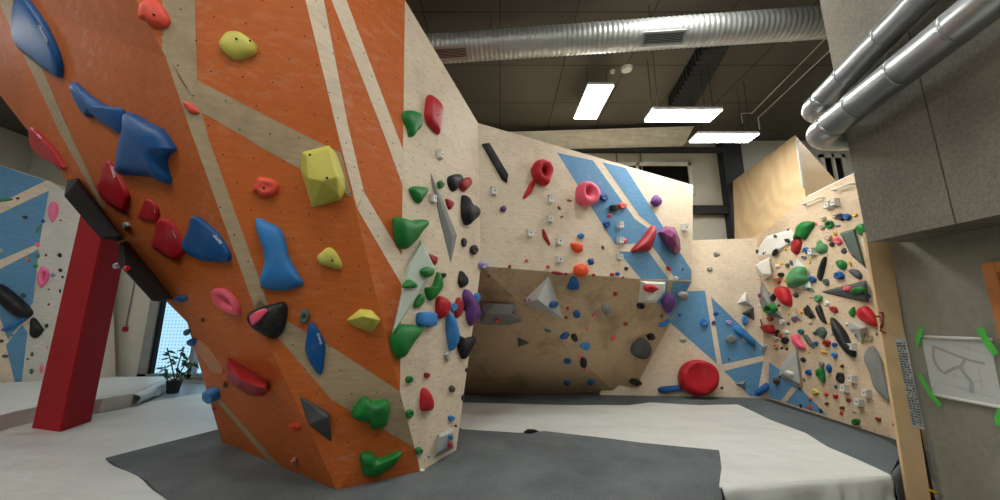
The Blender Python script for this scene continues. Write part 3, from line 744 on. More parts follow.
# ------------------------------------------------------------------ climbing holds
LABELS = {}
def chk(lb):
    n = len(lb.split()); assert 4 <= n <= 16, lb
    LABELS[lb] = LABELS.get(lb, 0)+1
def smooth_loop(px, n=36):
    px = [V((x, y, 0)) for x, y in px]; m = len(px); per = max(2, round(n/m)); out = []
    for i in range(m):
        p0, p1, p2, p3 = px[i-1], px[i], px[(i+1) % m], px[(i+2) % m]
        for k in range(per):
            t = k/per
            q_ = .5*((2*p1)+(p2-p0)*t+(2*p0-5*p1+4*p2-p3)*t*t+(3*p1-p0-3*p2+p3)*t*t*t)
            out.append((q_.x, q_.y))
    return out
PROF = {
    'dome': [(1, 0), (1, .22), (.93, .52), (.78, .78), (.55, .94), (.28, 1.0)],
    'flat': [(1, 0), (1, .62), (.96, .86), (.8, 1.0), (.4, 1.06)],
    'ball': [(.8, 0), (.97, .2), (1, .45), (.9, .72), (.66, .92), (.35, 1.0)],
    'jug': [(1, 0), (1.0, .3), (.9, .7), (.7, .98), (.48, 1.0), (.3, .82)],
    'donut': [(.95, 0), (1, .35), (.95, .7), (.82, .94), (.66, 1.0), (.54, .9), (.46, .6), (.42, .3), (.38, .04)],
    'bagel': [(.92, 0), (1, .35), (.97, .7), (.86, .94), (.68, 1), (.48, .97), (.36, .75), (.29, .45), (.25, .2)],
    'dish': [(.8, 0), (.96, .25), (1, .5), (.97, .72), (.88, .9), (.76, .97), (.6, .9), (.3, .82)],
    'horn': [(1, 0), (.98, .2), (.8, .45), (.55, .72), (.32, .93), (.15, 1.0)]}
def finish(ob, label, cat, group, kind_name):
    chk(label); tag(ob, label, cat, group); return ob
def bolt_at(ob, x, y, bv, r=.009):
    h_ = hit(x, y, [bv])
    if not h_: return
    p, n, _ = h_; bm = bmesh.new()
    bmesh.ops.create_cone(bm, cap_ends=True, segments=12, radius1=r, radius2=r*.9, depth=.012)
    bmesh.ops.transform(bm, matrix=Matrix.Translation(p+n*.002) @ n.to_track_quat('Z', 'Y').to_matrix().to_4x4(), verts=bm.verts)
    link('bolt', bm, 'bolt_dark', ob, p)
def bvh_of(ob):
    me = ob.data; me.calc_loop_triangles()
    return BVHTree.FromPolygons([v.co+ob.location for v in me.vertices], [tuple(t.vertices) for t in me.loop_triangles])
def logo(ob, x0, y0, x1, y1, bv, text='cheeta'):
    hm = hit((x0+x1)/2, (y0+y1)/2, [bv])
    if not hm: return
    p, n, _ = hm; pl = (p+n*.006, n); a, b = onplane(x0, y0, pl), onplane(x1, y1, pl)
    cu = bpy.data.curves.new('txt', 'FONT'); cu.body = text; cu.size = 1; cu.align_x = 'CENTER'; cu.align_y = 'CENTER'; cu.extrude = .02; cu.resolution_u = 2
    to = bpy.data.objects.new('txt', cu); COL.objects.link(to)
    dg = bpy.context.evaluated_depsgraph_get(); me = bpy.data.meshes.new_from_object(to.evaluated_get(dg))
    bpy.data.objects.remove(to); bpy.data.curves.remove(cu)
    wd = max(v.co.x for v in me.vertices)-min(v.co.x for v in me.vertices)
    s = (b-a).length/wd; ex = (b-a).normalized(); ey = n.cross(ex)
    for v in me.vertices: v.co = ex*v.co.x*s + ey*v.co.y*s + n*v.co.z*s
    me.materials.append(MATS['logo_white'])
    o = bpy.data.objects.new('logo', me); COL.objects.link(o); o.location = (a+b)/2
    o.parent = ob; o.matrix_parent_inverse = Matrix.Translation(-ob.location)
CUR = {'group': None}
def base_plane(cx, cy, on=None, bvhs=None):
    if on is not None: return on
    h_ = hit(cx, cy, bvhs)
    if h_ is None: raise RuntimeError('no wall behind %s %s' % (cx, cy))
    return (h_[0], h_[1])
def ring_mesh(o3, pk, n, h, prof, seed, rough):
    bm = bmesh.new(); rings = []; R = sum((p-pk).length for p in o3)/len(o3)
    for k, (s, hh) in enumerate([(prof[0][0], -.04)]+prof):
        row = []
        for p in o3:
            q_ = pk+(p-pk)*s
            if k > 1:
                w = noise.noise((q_-pk)*(1.6/max(R, .02))+V((seed, seed*.7, 0)))*rough
                q_ = q_ + n*h*(hh+w*.55*min(1, hh*2)) + (q_-pk)*w*.25
            else: q_ = q_+n*h*hh
            row.append(bm.verts.new(q_))
        rings.append(row)
    m = len(o3)
    for A, B in zip(rings, rings[1:]):
        for i in range(m): bm.faces.new((A[i], A[(i+1) % m], B[(i+1) % m], B[i]))
    c = bm.verts.new(sum((v.co for v in rings[-1]), V())/m + n*h*.01)
    for i in range(m): bm.faces.new((rings[-1][i], rings[-1][(i+1) % m], c))
    bm.faces.new(rings[0][::-1])
    bmesh.ops.recalc_face_normals(bm, faces=bm.faces); return bm
def area3(o3):
    c = sum(o3, V())/len(o3); return sum(((a-c).cross(b-c)).length for a, b in zip(o3, o3[1:]+o3[:1]))/2
def H(label, col, px, kind='dome', hf=.3, peak=None, on=None, h=None, rough=.18, bolts=(), logos=(), name='climbing_hold', cat='climbing hold', off=.28, sm=True, ctr=None):
    """a hold of traced outline, standing off its wall by h metres"""
    cx = sum(p[0] for p in px)/len(px); cy = sum(p[1] for p in px)/len(px)
    pl = base_plane(*(ctr or (cx, cy)), on); n = pl[1]
    lo = smooth_loop(px) if sm else px
    a0 = area3([onplane(x, y, pl) for x, y in lo])
    vd = (CAM-pl[0]).normalized().dot(n); h = h or hf*math.sqrt(a0)*min(1, .35+vd)
    o3 = [onplane(x, y, pl, h*off)-n*h*off for x, y in lo]
    pkx, pky = peak or (cx, cy); pk = onplane(pkx, pky, pl, h*(1 if peak else off))-n*h*(1 if peak else off)
    seed = (cx*7.13+cy*3.7) % 50
    bm = ring_mesh(o3, pk, n, h, PROF[kind], seed, rough)
    c = sum(o3, V())/len(o3)
    ob = link(name, bm, 'resin_'+col, None, c, True)
    finish(ob, label, cat, CUR['group'], name)
    if bolts or logos:
        bv = bvh_of(ob)
        for b in bolts: bolt_at(ob, b[0], b[1], bv)
        for l in logos: logo(ob, *l, bv)
    return ob
def VOL(label, col, px, inner, on=None, h=.1, name='climbing_volume', cat='climbing volume', bolts=(), reg=True, ctr=None, mat=None, grp=None):
    """a flat-sided volume: convex hull of a base outline and raised corners (x, y, share of h)"""
    cx = sum(p[0] for p in px)/len(px); cy = sum(p[1] for p in px)/len(px)
    pl = base_plane(*(ctr or (cx, cy)), on); n = pl[1]; bm = bmesh.new()
    b3 = [onplane(x, y, pl) for x, y in px]
    for p in b3: bm.verts.new(p-n*.004); 
    for x, y, s in inner: bm.verts.new(onplane(x, y, pl, h*s))
    r = bmesh.ops.convex_hull(bm, input=bm.verts)
    bmesh.ops.delete(bm, geom=[v for v in bm.verts if not v.link_faces], context='VERTS')
    bmesh.ops.dissolve_limit(bm, angle_limit=.02, verts=bm.verts, edges=bm.edges)
    bmesh.ops.bevel(bm, geom=list(bm.edges), offset=min(.006, h*.06), segments=1, affect='EDGES')
    bmesh.ops.recalc_face_normals(bm, faces=bm.faces)
    c = sum(b3, V())/len(b3)
    ob = link(name, bm, mat or 'resin_'+col, None, c)
    finish(ob, label, cat, grp or CUR['group'], name)
    if reg: register(ob)
    if bolts:
        bv = bvh_of(ob)
        for b in bolts: bolt_at(ob, b[0], b[1], bv, .011)
    return ob
rsm = random.Random(21)
def S(x, y, w, h, rot, col, kind, label, on=None):
    """a small hold given by its middle, size and tilt in the picture"""
    a = math.radians(rot); ca, sa = math.cos(a), math.sin(a)
    if kind == 'cube': return cube(x, y, w, h, label, on)
    if kind == 'chip':
        m = 6; px = []
        for k in range(m):
            t = 2*math.pi*(k+rsm.uniform(-.25, .25))/m; r = rsm.uniform(.85, 1.12)
            u, v = math.cos(t)*w/2*r, math.sin(t)*h/2*r; px.append((x+u*ca-v*sa, y+u*sa+v*ca))
        pl = base_plane(x, y, on); sz = math.sqrt(area3([onplane(*p, pl) for p in px]))
        inner = [(x+(p[0]-x)*.45+rsm.uniform(-.12, .12)*w, y+(p[1]-y)*.45-.06*h, rsm.uniform(.75, 1)) for p in px[::2]]
        ob = VOL(label, col, px, inner, on or pl, sz*.34, 'climbing_hold', 'climbing hold', reg=False)
    else:
        m = 9; px = []
        for k in range(m):
            t = 2*math.pi*k/m; r = rsm.uniform(.88, 1.1)
            u, v = math.cos(t)*w/2*r, math.sin(t)*h/2*r
            if kind == 'jug' and v < 0: v *= .82
            px.append((x+u*ca-v*sa, y+u*sa+v*ca))
        hf = dict(jug=.5, ball=.62, pinch=.42, edge=.4, donut=.38).get(kind, .4)
        pk = dict(jug=(x, y+.12*h), pinch=(x-.05*w, y-.05*h), edge=(x, y-.18*h)).get(kind)
        ob = H(label, col, px, dict(jug='jug', ball='ball', donut='donut').get(kind, 'dome'), hf, pk, on, rough=.3)
    if w*h >= 34 and kind in ('jug', 'ball', 'pinch', 'edge', 'chip'):
        bolt_at(ob, x-.03*w, y, bvh_of(ob), .007)
    return ob
def cube(x, y, w, h, label, on=None):
    pl = base_plane(x, y, on); c, n = pl; up = V((0, 0, 1)); u = up.cross(n).normalized(); v = n.cross(u)
    d = (c-CAM).dot(FW); W, Hh = w*d/FPX*.46, h*d/FPX*.46; T_ = min(W, Hh)*.9
    bm = bmesh.new(); bmesh.ops.create_cube(bm, size=2)
    for q_ in bm.verts:
        t = 1 if q_.co.z < 0 else .86
        q_.co = c + u*q_.co.x*W*t + v*q_.co.y*Hh*t + n*((q_.co.z+1)*T_*.8-.003)
    bmesh.ops.bevel(bm, geom=list(bm.edges), offset=min(W, Hh)*.14, segments=2, affect='EDGES')
    ob = link('block_hold', bm, 'resin_white', None, c, False); finish(ob, label, 'climbing hold', CUR['group'], 'block_hold')
    top = c+n*(T_*1.6-.002)
    b2 = bmesh.new(); bmesh.ops.create_cone(b2, cap_ends=True, segments=10, radius1=min(W, Hh)*.26, radius2=min(W, Hh)*.22, depth=.006)
    bmesh.ops.transform(b2, matrix=Matrix.Translation(top) @ n.to_track_quat('Z', 'Y').to_matrix().to_4x4(), verts=b2.verts)
    link('bolt', b2, 'bolt_dark', ob, top); return ob

# ---- orange boulder, left overhang -------------------------------------------------
G_ = CUR; G_['group'] = 'holds on the orange boulder'
H('large leaf-shaped blue hold at the top left corner of the orange boulder', 'blue', [(19, -2), (16, 15), (15.5, 36), (22, 50), (39, 63), (57.5, 77), (61, 75), (60.6, 61), (54, 42), (45, 24), (31, 3), (24, -4)], 'flat', .10, on=PL, logos=[(38.7, 25, 47.5, 41)])
H('long hooked blue hold leading down to the big blue wave hold', 'blue', [(71, 82), (77, 84), (87, 94), (106, 106), (116, 107), (123, 112), (124, 134), (118, 132), (104, 123), (93, 114), (90, 118), (84, 115), (77, 105), (73, 97), (70, 87)], 'dome', .22)
H('big blue wave-shaped hold with a forked lower end', 'blue', [(125, 112), (145, 122), (160, 130), (170, 145), (172, 150), (164, 157), (164, 168), (168, 180), (164, 184), (155, 178), (137, 176), (118, 174), (118, 160), (122, 130)], 'dome', .24, peak=(140, 146))
H('red fin hold on the far left edge of the orange boulder', 'red', [(32, 127), (51, 145), (63, 163), (66, 168), (59, 166), (43, 157), (35, 149), (32, 139)], 'flat', .12, on=PL, logos=[(37.5, 134, 41.5, 138)])
H('upright red shield hold below the blue wave hold', 'red', [(107, 161), (112, 165), (120, 178), (128, 192), (129, 200), (126, 211), (120, 209), (110, 203), (102, 196), (99, 188), (101, 178)], 'flat', .12, logos=[(111.5, 166, 115, 177)])
H('smallest red wedge between the two red shield holds', 'red', [(147, 199), (156, 204), (159, 213), (156.6, 221), (148, 220), (139, 217), (143, 208)], 'flat', .14, logos=[(154.2, 208, 155, 213)])
H('red shield hold directly left of the dark blue shield hold', 'red', [(160, 219), (170, 221), (176, 228), (185, 248), (185.6, 252), (176, 259), (164, 253), (154, 246), (156, 234)], 'flat', .12, logos=[(172.5, 230.5, 176, 238)])
H('dark blue rounded shield hold right of the red shields', 'blue', [(194, 217), (202, 220), (218, 234), (228, 250), (230, 256), (228, 261.6), (210, 261), (196, 258), (185, 249), (185, 240), (190, 228)], 'flat', .12, logos=[(213.5, 235, 221.5, 243)])
S(126, 226, 11, 9, 20, 'lgrey', 'chip', 'small pale grey block beside the upper black volume')
H('pink ring hold with a dark oval pocket', 'pink', [(214, 289), (225, 289), (235, 299), (240, 310), (239, 315), (228, 312), (218, 305), (213, 295)], 'donut', .24, peak=(225, 302))
S(202, 320, 6, 5, 30, 'brown', 'chip', 'tiny dark brown chip left below the pink ring hold')
S(180.5, 299, 13, 7, -5, 'blue', 'jug', 'small blue hold at the lower tip of the black volumes', PL)
S(192.5, 342, 9, 8, 10, 'blue', 'jug', 'small dark blue knob low on the left edge of the boulder', plane(B2, Q, B1))
S(187, 332, 5, 8, 20, 'teal', 'jug', 'tiny dark green nub on the left edge above a blue knob', PL)
H('chalky wood-coloured sloper plate left of the large dusty red hold', 'peach', [(197, 340), (204, 344), (214, 356), (223, 371), (214, 372), (203, 358), (197, 349)], 'flat', .1)
VOL('large dusty red sloper low on the orange boulder', 'dred', [(227, 357), (235, 362), (253, 371), (267, 380), (268, 391), (262, 397), (248, 396), (234, 387), (226, 378)], [(228, 371, .7), (240, 379, 1), (254, 386, 1), (266, 388, .8), (256, 393, .6), (238, 386, .65)], h=.2, name='climbing_hold', cat='climbing hold', reg=False)
S(224.5, 385, 6, 8, 0, 'brown', 'chip', 'small brown chip beneath the large dusty red sloper')
S(211, 395, 13, 16, -20, 'lblue', 'jug', 'bright blue jug on the lowest part of the left edge', plane(B2, Q, B1))
S(213, 409, 4, 5, 0, 'red', 'chip', 'tiny red foothold under the bright blue jug', plane(B2, Q, B1))
S(294, 427, 13, 8, 18, 'orange', 'edge', 'small orange foothold left of the grey faceted wedge')
S(294, 462, 8, 10, 20, 'peach', 'chip', 'small pale orange foothold near the foot of the boulder')
VOL('dark grey faceted wedge near the foot of the orange boulder', 'dgrey', [(298.6, 395), (330, 413), (332, 443.5), (308, 424)], [(327, 417, 1), (309, 424, .35)], h=.14, reg=False)
# main dark face
H('red-orange blob hold at the top edge of the boulder', 'salmon', [(140, 4), (149, 0), (158, 1), (169, 17), (169, 24), (165, 28), (154, 27), (145, 20), (138, 18), (138, 12)], 'dome', .28, on=PM, bolts=[(154, 15)])
H('pale yellow oval hold near the top of the orange boulder', 'yellow', [(220, 39), (227, 32), (240, 32), (253, 41), (257, 48), (253, 55), (236, 60), (224, 53), (219, 46)], 'dome', .26, bolts=[(236.5, 39), (250, 41)])
VOL('large yellow faceted volume right of the diagonal beige stripe', 'yellow', [(301, 152), (329, 145), (337, 154), (345, 177), (346, 190), (341, 200), (312, 208), (306, 182), (300.5, 171)], [(306, 155, .5), (328, 149, .6), (337, 177, .9), (322, 181, 1), (308, 178, .75), (339, 195, .5)], h=.17, bolts=[(310, 155), (327, 178)], reg=False)
H('small salmon hold with a bright rim in the middle of the dark orange face', 'salmon', [(252, 190), (258, 178), (265, 177), (276, 181), (279, 188), (275, 195), (263, 197), (257, 192)], 'jug', .32, bolts=[(264, 188)])
H('tiny salmon chip on the beige stripe below the red-orange blob', 'salmon', [(183, 102), (192, 104), (199, 111), (197, 114), (189, 112)], 'dome', .35, on=PM)
H('pale yellow wedge below the large yellow volume', 'yellow', [(317, 257), (327, 248), (334, 250), (342, 263), (340, 269), (329, 267), (320, 264)], 'dome', .34, peak=(331, 257), bolts=[(332.5, 260.5)])
H('long blue tongue hold right of the left beige stripe', 'lblue', [(256, 218), (270, 224), (280, 229), (286, 245), (288, 256), (299, 276), (303, 284), (293, 289), (282, 291), (268, 290), (261, 286), (260, 278), (264, 262), (262, 246), (257, 232)], 'dome', .26, peak=(276, 262))
ob = H('black hold with a worn pink inner face on the beige stripe', 'black', [(248, 313), (270, 305), (285, 303.5), (286, 322), (279, 337), (268, 338), (250, 325)], 'dome', .34, peak=(266, 323))
ob2 = H('worn pink face of the black hold', 'pink', [(250, 316), (262, 309), (267, 311), (259, 321), (252, 325)], 'dome', .12, on=(PM[0]+PM[1]*.1, PM[1]), name='worn_face')
for k in ('category', 'group'): del ob2[k]
ob2.parent = ob; ob2.matrix_parent_inverse = Matrix.Translation(-ob.location)
S(304.5, 315.5, 11, 16, 10, 'sage', 'jug', 'small dull green hold above the blue diamond hold')
H('blue diamond hold on the lower beige stripe', 'blue', [(310, 323), (319, 331), (325, 347), (322, 372.6), (313, 366), (306, 352), (306, 344)], 'flat', .22, ctr=(312, 338), logos=[(318, 333, 321.5, 344)])
VOL('yellow faceted wedge right of the blue diamond hold', 'yellow', [(346, 320), (360, 308.5), (372, 310), (381, 320), (372.5, 333.5), (352, 326)], [(353, 319, .6), (363, 316, 1), (375, 319, .8), (366, 327, .6)], h=.13, reg=False)
H('big green hold on the beige stripe of the lower right facet', 'green', [(351.6, 413), (363.6, 398), (373, 402), (387, 401), (390, 413), (384.6, 426), (372, 430), (368, 423), (354, 419)], 'dome', .4, peak=(371, 413))
H('green boomerang hold near the floor at the foot of the boulder', 'green', [(361, 454), (371, 453), (380, 459), (401, 451.6), (397, 461), (386, 471), (375, 477), (363.6, 475), (361, 464)], 'dome', .34, peak=(374, 467), bolts=[(376, 471)])
# black volumes hanging on the left edge
G_['group'] = 'black volumes on the boulder edge'
VOL('upper long black volume on the left edge of the orange boulder', 'black', [(67, 180), (78, 178), (124, 239), (118, 242), (100, 236), (66, 194)], [(66, 186, .7), (76, 181, .6), (120, 236, .7), (100, 238, 1), (64, 196, 1)], on=PL, h=.42, ctr=(90, 200), mat='black_grip')
VOL('lower long black volume on the left edge of the orange boulder', 'black', [(119, 243), (127, 241), (173, 299), (158, 302), (126, 268), (118, 262)], [(124, 246, .6), (168, 297, .6), (152, 301, 1), (124, 266, 1), (118, 264, .8)], on=PL, h=.42, ctr=(140, 270), mat='black_grip')
G_['group'] = 'holds on the orange boulder'
S(116.5, 265.5, 6, 7, 0, 'lgrey', 'jug', 'small grey knob at the left side of the lower black volume', PL)
S(127, 268, 7, 5, 20, 'red', 'jug', 'small red foothold on the lower black volume')

# ---- beige right side of the boulder -----------------------------------------------
G_['group'] = 'holds on the beige side of the boulder'
H('green drop-shaped hold highest on the beige boulder side', 'green', [(404, 112), (409, 110), (419, 112), (421.6, 117), (421, 127), (416, 132), (414, 136), (410, 136), (408, 129), (404, 120)], 'dome', .3, on=PD)
H('tall red hold with a hollow right beside the highest green hold', 'red', [(429, 95), (436, 98), (442, 106), (442.4, 112), (440, 132), (437, 133), (429, 125), (426, 116), (426.6, 106)], 'dome', .3, peak=(433, 113), bolts=[(438, 115)])
cube(439, 155, 7, 10, 'white block below the tall red hold on the beige side')
VOL('tall thin grey spike volume on the beige boulder side', 'grey', [(430.6, 171), (457.6, 235), (451, 266), (441, 225)], [(452, 236, 1), (433, 180, .5)], h=.05)
H('black hold above the red rosette hold on the beige side', 'black', [(449, 177), (458, 174), (462, 178), (458, 186), (454, 191.6), (449.6, 186)], 'dome', .4)
H('red rosette hold tucked beside the upper black hold', 'dred', [(459, 183), (468, 177), (471, 183), (464, 191.6)], 'dome', .4, on=PD)
S(440.5, 184, 6, 9, 0, 'green', 'jug', 'tiny green hold behind the grey spike volume', PD)
H('green funnel hold left of the grey spike volume', 'green', [(410.4, 188), (417, 186), (427.6, 188), (427, 193), (422, 200), (420, 203.6), (415, 200), (411, 193)], 'dome', .34)
cube(432, 199, 7, 10, 'white block between the green funnel hold and the grey spike')
H('dull red chip right of the grey spike volume', 'dred', [(446, 199), (452, 201), (453.6, 205), (449.5, 209.6)], 'dome', .34, on=PD)
H('large pointed black hold right of the grey spike volume', 'black', [(464, 195), (470, 203), (478, 208), (478, 216), (470, 224), (466, 224), (463, 214)], 'dome', .42)
H('biggest green hold bulging across the edge of the beige side', 'green', [(395, 219), (401, 217), (412, 220), (420, 219), (428, 220), (428.6, 224), (423, 230), (418, 237), (412, 245), (407, 248.6), (401, 247), (397, 238)], 'dome', .34, on=PD, peak=(409, 231))
S(464, 242, 5, 10, 0, 'black', 'jug', 'small upright black hold below the large pointed black hold')
S(474, 249.5, 7, 10, 0, 'black', 'jug', 'small black hold nearest the inner corner of the beige side')
cube(480, 229.5, 5, 8, 'white block in the inner corner beside the striped wall', PD)
VOL('pale mint triangular volume overhanging the orange edge', 'mint', [(421, 239), (436.5, 268), (391.5, 336), (408, 264)], [(421.5, 243, 1), (433, 268, 1), (394, 331, 1), (410, 266, 1)], on=PD, h=.06)
H('small red triangle at the tip of the mint volume', 'dred', [(427, 254), (437.6, 257.6), (434, 265.6)], 'dome', .3, on=PD)
H('green pebble on the right of the mint volume', 'green', [(421, 270), (427, 267), (433, 269), (432.6, 275), (427, 277.6), (422, 275)], 'dome', .42)
H('green pebble on the left of the mint volume', 'green', [(403, 286), (409, 279.4), (416, 284), (415.6, 287.4), (405, 288)], 'dome', .42)
H('green sail-shaped hold right of the mint volume', 'green', [(438.4, 272), (442, 280), (442, 288), (433, 300), (428, 298), (426, 288), (433, 286)], 'dome', .34)
H('narrow green hold under the mint volume', 'green', [(420, 294), (424, 297), (423, 303), (417, 308), (414, 305)], 'dome', .4)
S(443.6, 275, 5, 6, 0, 'black', 'jug', 'tiny black nub right of the green sail hold')
H('glossy red egg hold above the blue pillow hold', 'red', [(438, 298), (443, 296), (449, 302), (448, 311), (443, 318.6), (438, 316), (437, 306)], 'dome', .45)
H('light blue pillow hold under the red egg hold', 'lblue', [(418, 314), (423, 312), (434, 313), (434.6, 320), (433, 326), (419, 325.6)], 'flat', .35)
H('large green hold at the lower tip of the mint volume', 'green', [(394, 332), (402, 324), (421, 327), (421.6, 331), (415, 340), (410, 348), (405, 357), (398, 358), (393, 345)], 'dome', .36, on=PD, peak=(404, 341))
S(454, 307, 6, 10, 10, 'lblue', 'jug', 'small pale blue hold right of the red egg hold')
H('red and white streaked pinch left of the purple hold', 'dred', [(457, 299), (461, 298), (463, 306), (460, 316), (456.5, 318), (455, 310)], 'dome', .36)
H('black teardrop hold above the purple hold', 'black', [(461, 271), (466, 277), (467.6, 283), (462, 288), (459, 281)], 'dome', .44)
S(464.5, 307, 6, 10, 0, 'black', 'chip', 'small black chip touching the purple hold')
H('long purple hold on the right edge of the beige side', 'purple', [(467, 289), (472, 295), (478, 308), (479, 316), (472, 326), (468, 319), (467, 308), (464, 296)], 'dome', .36, on=PD)
S(477, 297, 5, 10, 0, 'lblue', 'jug', 'small blue hold peeking out behind the purple hold', PD)
S(483, 265, 8, 9, 0, 'lilac', 'jug', 'grey and lilac hold on the corner above the brown overhang', PD)
H('long vertical blue sausage hold under the red streaked pinch', 'lblue', [(448, 315), (452, 315), (456, 330), (456, 344), (452, 351), (450, 346), (448, 331)], 'dome', .5)
H('black two-horned hold beside the blue sausage hold', 'black', [(458, 336), (465, 338), (475, 337), (472, 346), (464.6, 359), (460, 352)], 'dome', .36)
S(447, 356, 5, 11, -10, 'lgrey', 'jug', 'pale grey nub under the blue sausage hold')
S(467, 370, 4, 6, 0, 'black', 'chip', 'tiny black chip on the edge, upper of two above the floor', PD)
S(463, 398, 4, 7, 0, 'black', 'chip', 'tiny black chip on the edge, lower of two above the floor', PD)
S(427, 375, 6, 6, 30, 'dred', 'jug', 'tiny dull red hold above the red sack hold')
S(409.6, 379, 7, 9, 10, 'green', 'jug', 'small green foothold left of the tiny dull red hold')
S(410, 413, 7, 10, 10, 'green', 'jug', 'small green foothold left below the red sack hold')
H('red sack-shaped hold low on the beige side', 'red', [(422, 392), (426, 388), (431, 398), (432, 409), (428, 411), (422, 409)], 'dome', .48)
S(452, 388.5, 5, 8, 0, 'dgrey', 'jug', 'small dark grey hold right of the red sack hold')
S(451.6, 418, 6, 7, 0, 'lblue', 'jug', 'small blue foothold above the grey corner volume')
S(429, 457, 4, 3, 0, 'lblue', 'chip', 'tiny blue chip left of the grey corner volume')
S(419, 450.5, 7, 9, 10, 'green', 'jug', 'lowest green foothold near the floor on the beige side')
S(456, 426, 3.5, 4, 0, 'brown', 'chip', 'tiny brown chip above the right of the grey corner volume', PD)
VOL('pale grey wedge volume at the bottom corner of the beige side', 'lgrey', [(433.6, 458.6), (438, 434), (454, 428), (454.5, 448)], [(438, 452, .6), (440, 437, .8), (452, 432, 1), (453, 445, .7)], h=.1, on=PD)
S(450.6, 437, 4, 5, 0, 'lblue', 'ball', 'tiny blue ball on the grey corner volume')
S(449.6, 444.5, 4, 5, 0, 'red', 'ball', 'tiny red ball on the grey corner volume')

# ---- striped wall, upper panel ------------------------------------------------------
G_['group'] = 'holds on the blue striped wall'
H('long black bar hold slanting on the upper left of the striped wall', 'black', [(482, 144.5), (489, 143), (508, 175), (507, 183), (502, 179.5)], 'flat', .14, sm=False, bolts=[(495, 157)])
H('red ring hold with a pink hollow near the top of the striped wall', 'red', [(532, 167), (536, 161), (544, 161), (549, 165), (550.4, 174), (546, 185), (541, 185.6), (535, 180), (532, 172)], 'bagel', .5, peak=(546, 170))
H('bent red strip hold hanging below the red ring hold', 'red', [(533, 180), (535, 183), (531, 193), (524.4, 199), (523.6, 196.5), (528, 187)], 'dome', .3)
cube(493, 191.5, 7, 8, 'white block under the long black bar hold')
S(503, 209, 6, 7, 0, 'purple', 'ball', 'tiny dark purple ball on the upper left of the striped wall')
cube(549.5, 199.5, 6, 8, 'white block right of the bent red strip hold')
cube(549, 219, 6, 7, 'white block above the red crescent hold')
cube(529, 233, 7, 8, 'white block left of the red crescent hold')
cube(558, 241.5, 7, 7, 'white block left of the orange pebble hold')
cube(558, 259.5, 7, 7, 'white block left of the orange and white ball hold')
H('upright red crescent hold among the white blocks', 'dred', [(542.7, 229), (545, 231.6), (550, 243.6), (549, 245), (545, 240), (543, 236)], 'dome', .36)
S(569.5, 200.5, 7, 2.5, 10, 'rust', 'chip', 'flat rusty sliver left of the pink ring hold')
S(559.5, 208, 3.5, 5.5, -35, 'brick', 'chip', 'upright rusty sliver below the flat rusty sliver')
S(562, 217, 4.5, 2.8, -30, 'rust', 'chip', 'lowest of the three rusty slivers on the striped wall')
H('pink and white ring hold on the left edge of the blue stripe', 'pink', [(578, 186), (584, 182), (591, 185), (596, 193), (595, 202), (587.6, 206), (580, 204), (577, 197)], 'bagel', .5, peak=(589.5, 190.5))
S(603.6, 197, 9, 8, 10, 'blue', 'jug', 'blue hold right of the pink ring hold on the blue stripe')
S(613, 208, 8, 8, 20, 'black', 'ball', 'black rounded hold on the left blue stripe')
S(622, 205.5, 8, 8, 0, 'salmon', 'jug', 'salmon hold right of the black rounded hold')
S(610, 215.5, 8, 5, -45, 'pink', 'chip', 'pink chip just below the black rounded hold')
S(607, 223.6, 7, 8, 0, 'blue', 'jug', 'blue hold below the pink chip on the blue stripe')
cube(619, 225, 6, 7, 'upper white block on the left blue stripe')
cube(619, 240.5, 6, 7, 'middle white block on the left blue stripe, beside a pink ball')
cube(618.5, 257, 6, 6, 'lower white block at the edge of the lowest blue stripe')
S(624.3, 240.8, 5, 5, 0, 'pink', 'ball', 'tiny pink ball touching the middle white block')
H('orange pebble hold in the middle of the striped wall', 'orange', [(571.5, 243), (581.6, 243.6), (582.4, 250), (578.4, 253), (573.6, 250)], 'dome', .45)
S(581, 235.5, 6, 7, -20, 'lblue', 'jug', 'small light blue hold above the orange pebble hold')
S(603, 247.5, 4, 6, -20, 'dgrey', 'chip', 'tiny dark chip right of the orange pebble hold')
S(591, 261.5, 8, 8, 10, 'blue', 'chip', 'blue angular hold above right of the orange and white ball')
H('orange ball hold with a white chalked top above the overhang lip', 'orange', [(573.5, 268), (577, 264.5), (583, 264.5), (587, 269), (586, 275), (580, 277), (574.5, 275)], 'ball', .6)
S(557, 273, 12, 3, 6, 'dred', 'edge', 'thin red crescent on the overhang lip')
S(548, 266.6, 3.5, 3.5, 0, 'pink', 'ball', 'tiny pink foothold left below the white blocks')
S(509.6, 266.5, 3.5, 3.5, 0, 'brick', 'ball', 'tiny dark red foothold at the left of the lip')
S(526.6, 260.5, 3.5, 3.5, 0, 'pink', 'ball', 'tiny pink foothold at the left above the lip')
S(566, 274, 3, 3, 0, 'red', 'ball', 'tiny red foothold between the crescent and the orange ball')
S(593.5, 275, 3, 3, 0, 'red', 'ball', 'tiny red foothold right of the orange and white ball')
H('long red banana hold crossing the beige bands of the blue stripe', 'dred', [(633, 249), (642, 239), (652, 226), (655.7, 228), (655, 234), (650, 249), (646, 251), (634, 252)], 'dome', .36)
VOL('big purple rock hold on the right of the blue stripe', 'plum', [(658, 232), (665.7, 225.6), (675, 227), (680, 239), (681, 250), (676.5, 256), (665.7, 245)], [(663, 232, .6), (669, 229, .8), (675, 233, 1), (677, 244, .9), (674, 250, .6), (667, 241, .7), (671, 237, 1)], h=.24, name='climbing_hold', cat='climbing hold', reg=False)
H('round purple hold on the upper right of the striped wall', 'purple', [(651, 200), (655, 195), (661, 201), (657, 207), (652, 204)], 'ball', .45)
cube(683, 228, 7, 8, 'white block at the right edge of the striped wall')
S(669, 268.5, 7, 5, 20, 'dred', 'chip', 'dark red wedge above the white volume')
S(676, 278, 4, 5, 0, 'white', 'jug', 'tiny white nub on the lip above the grey ball')
S(683, 269.5, 2.5, 4, 0, 'blue', 'chip', 'tiny dark blue chip near the right end of the lip')
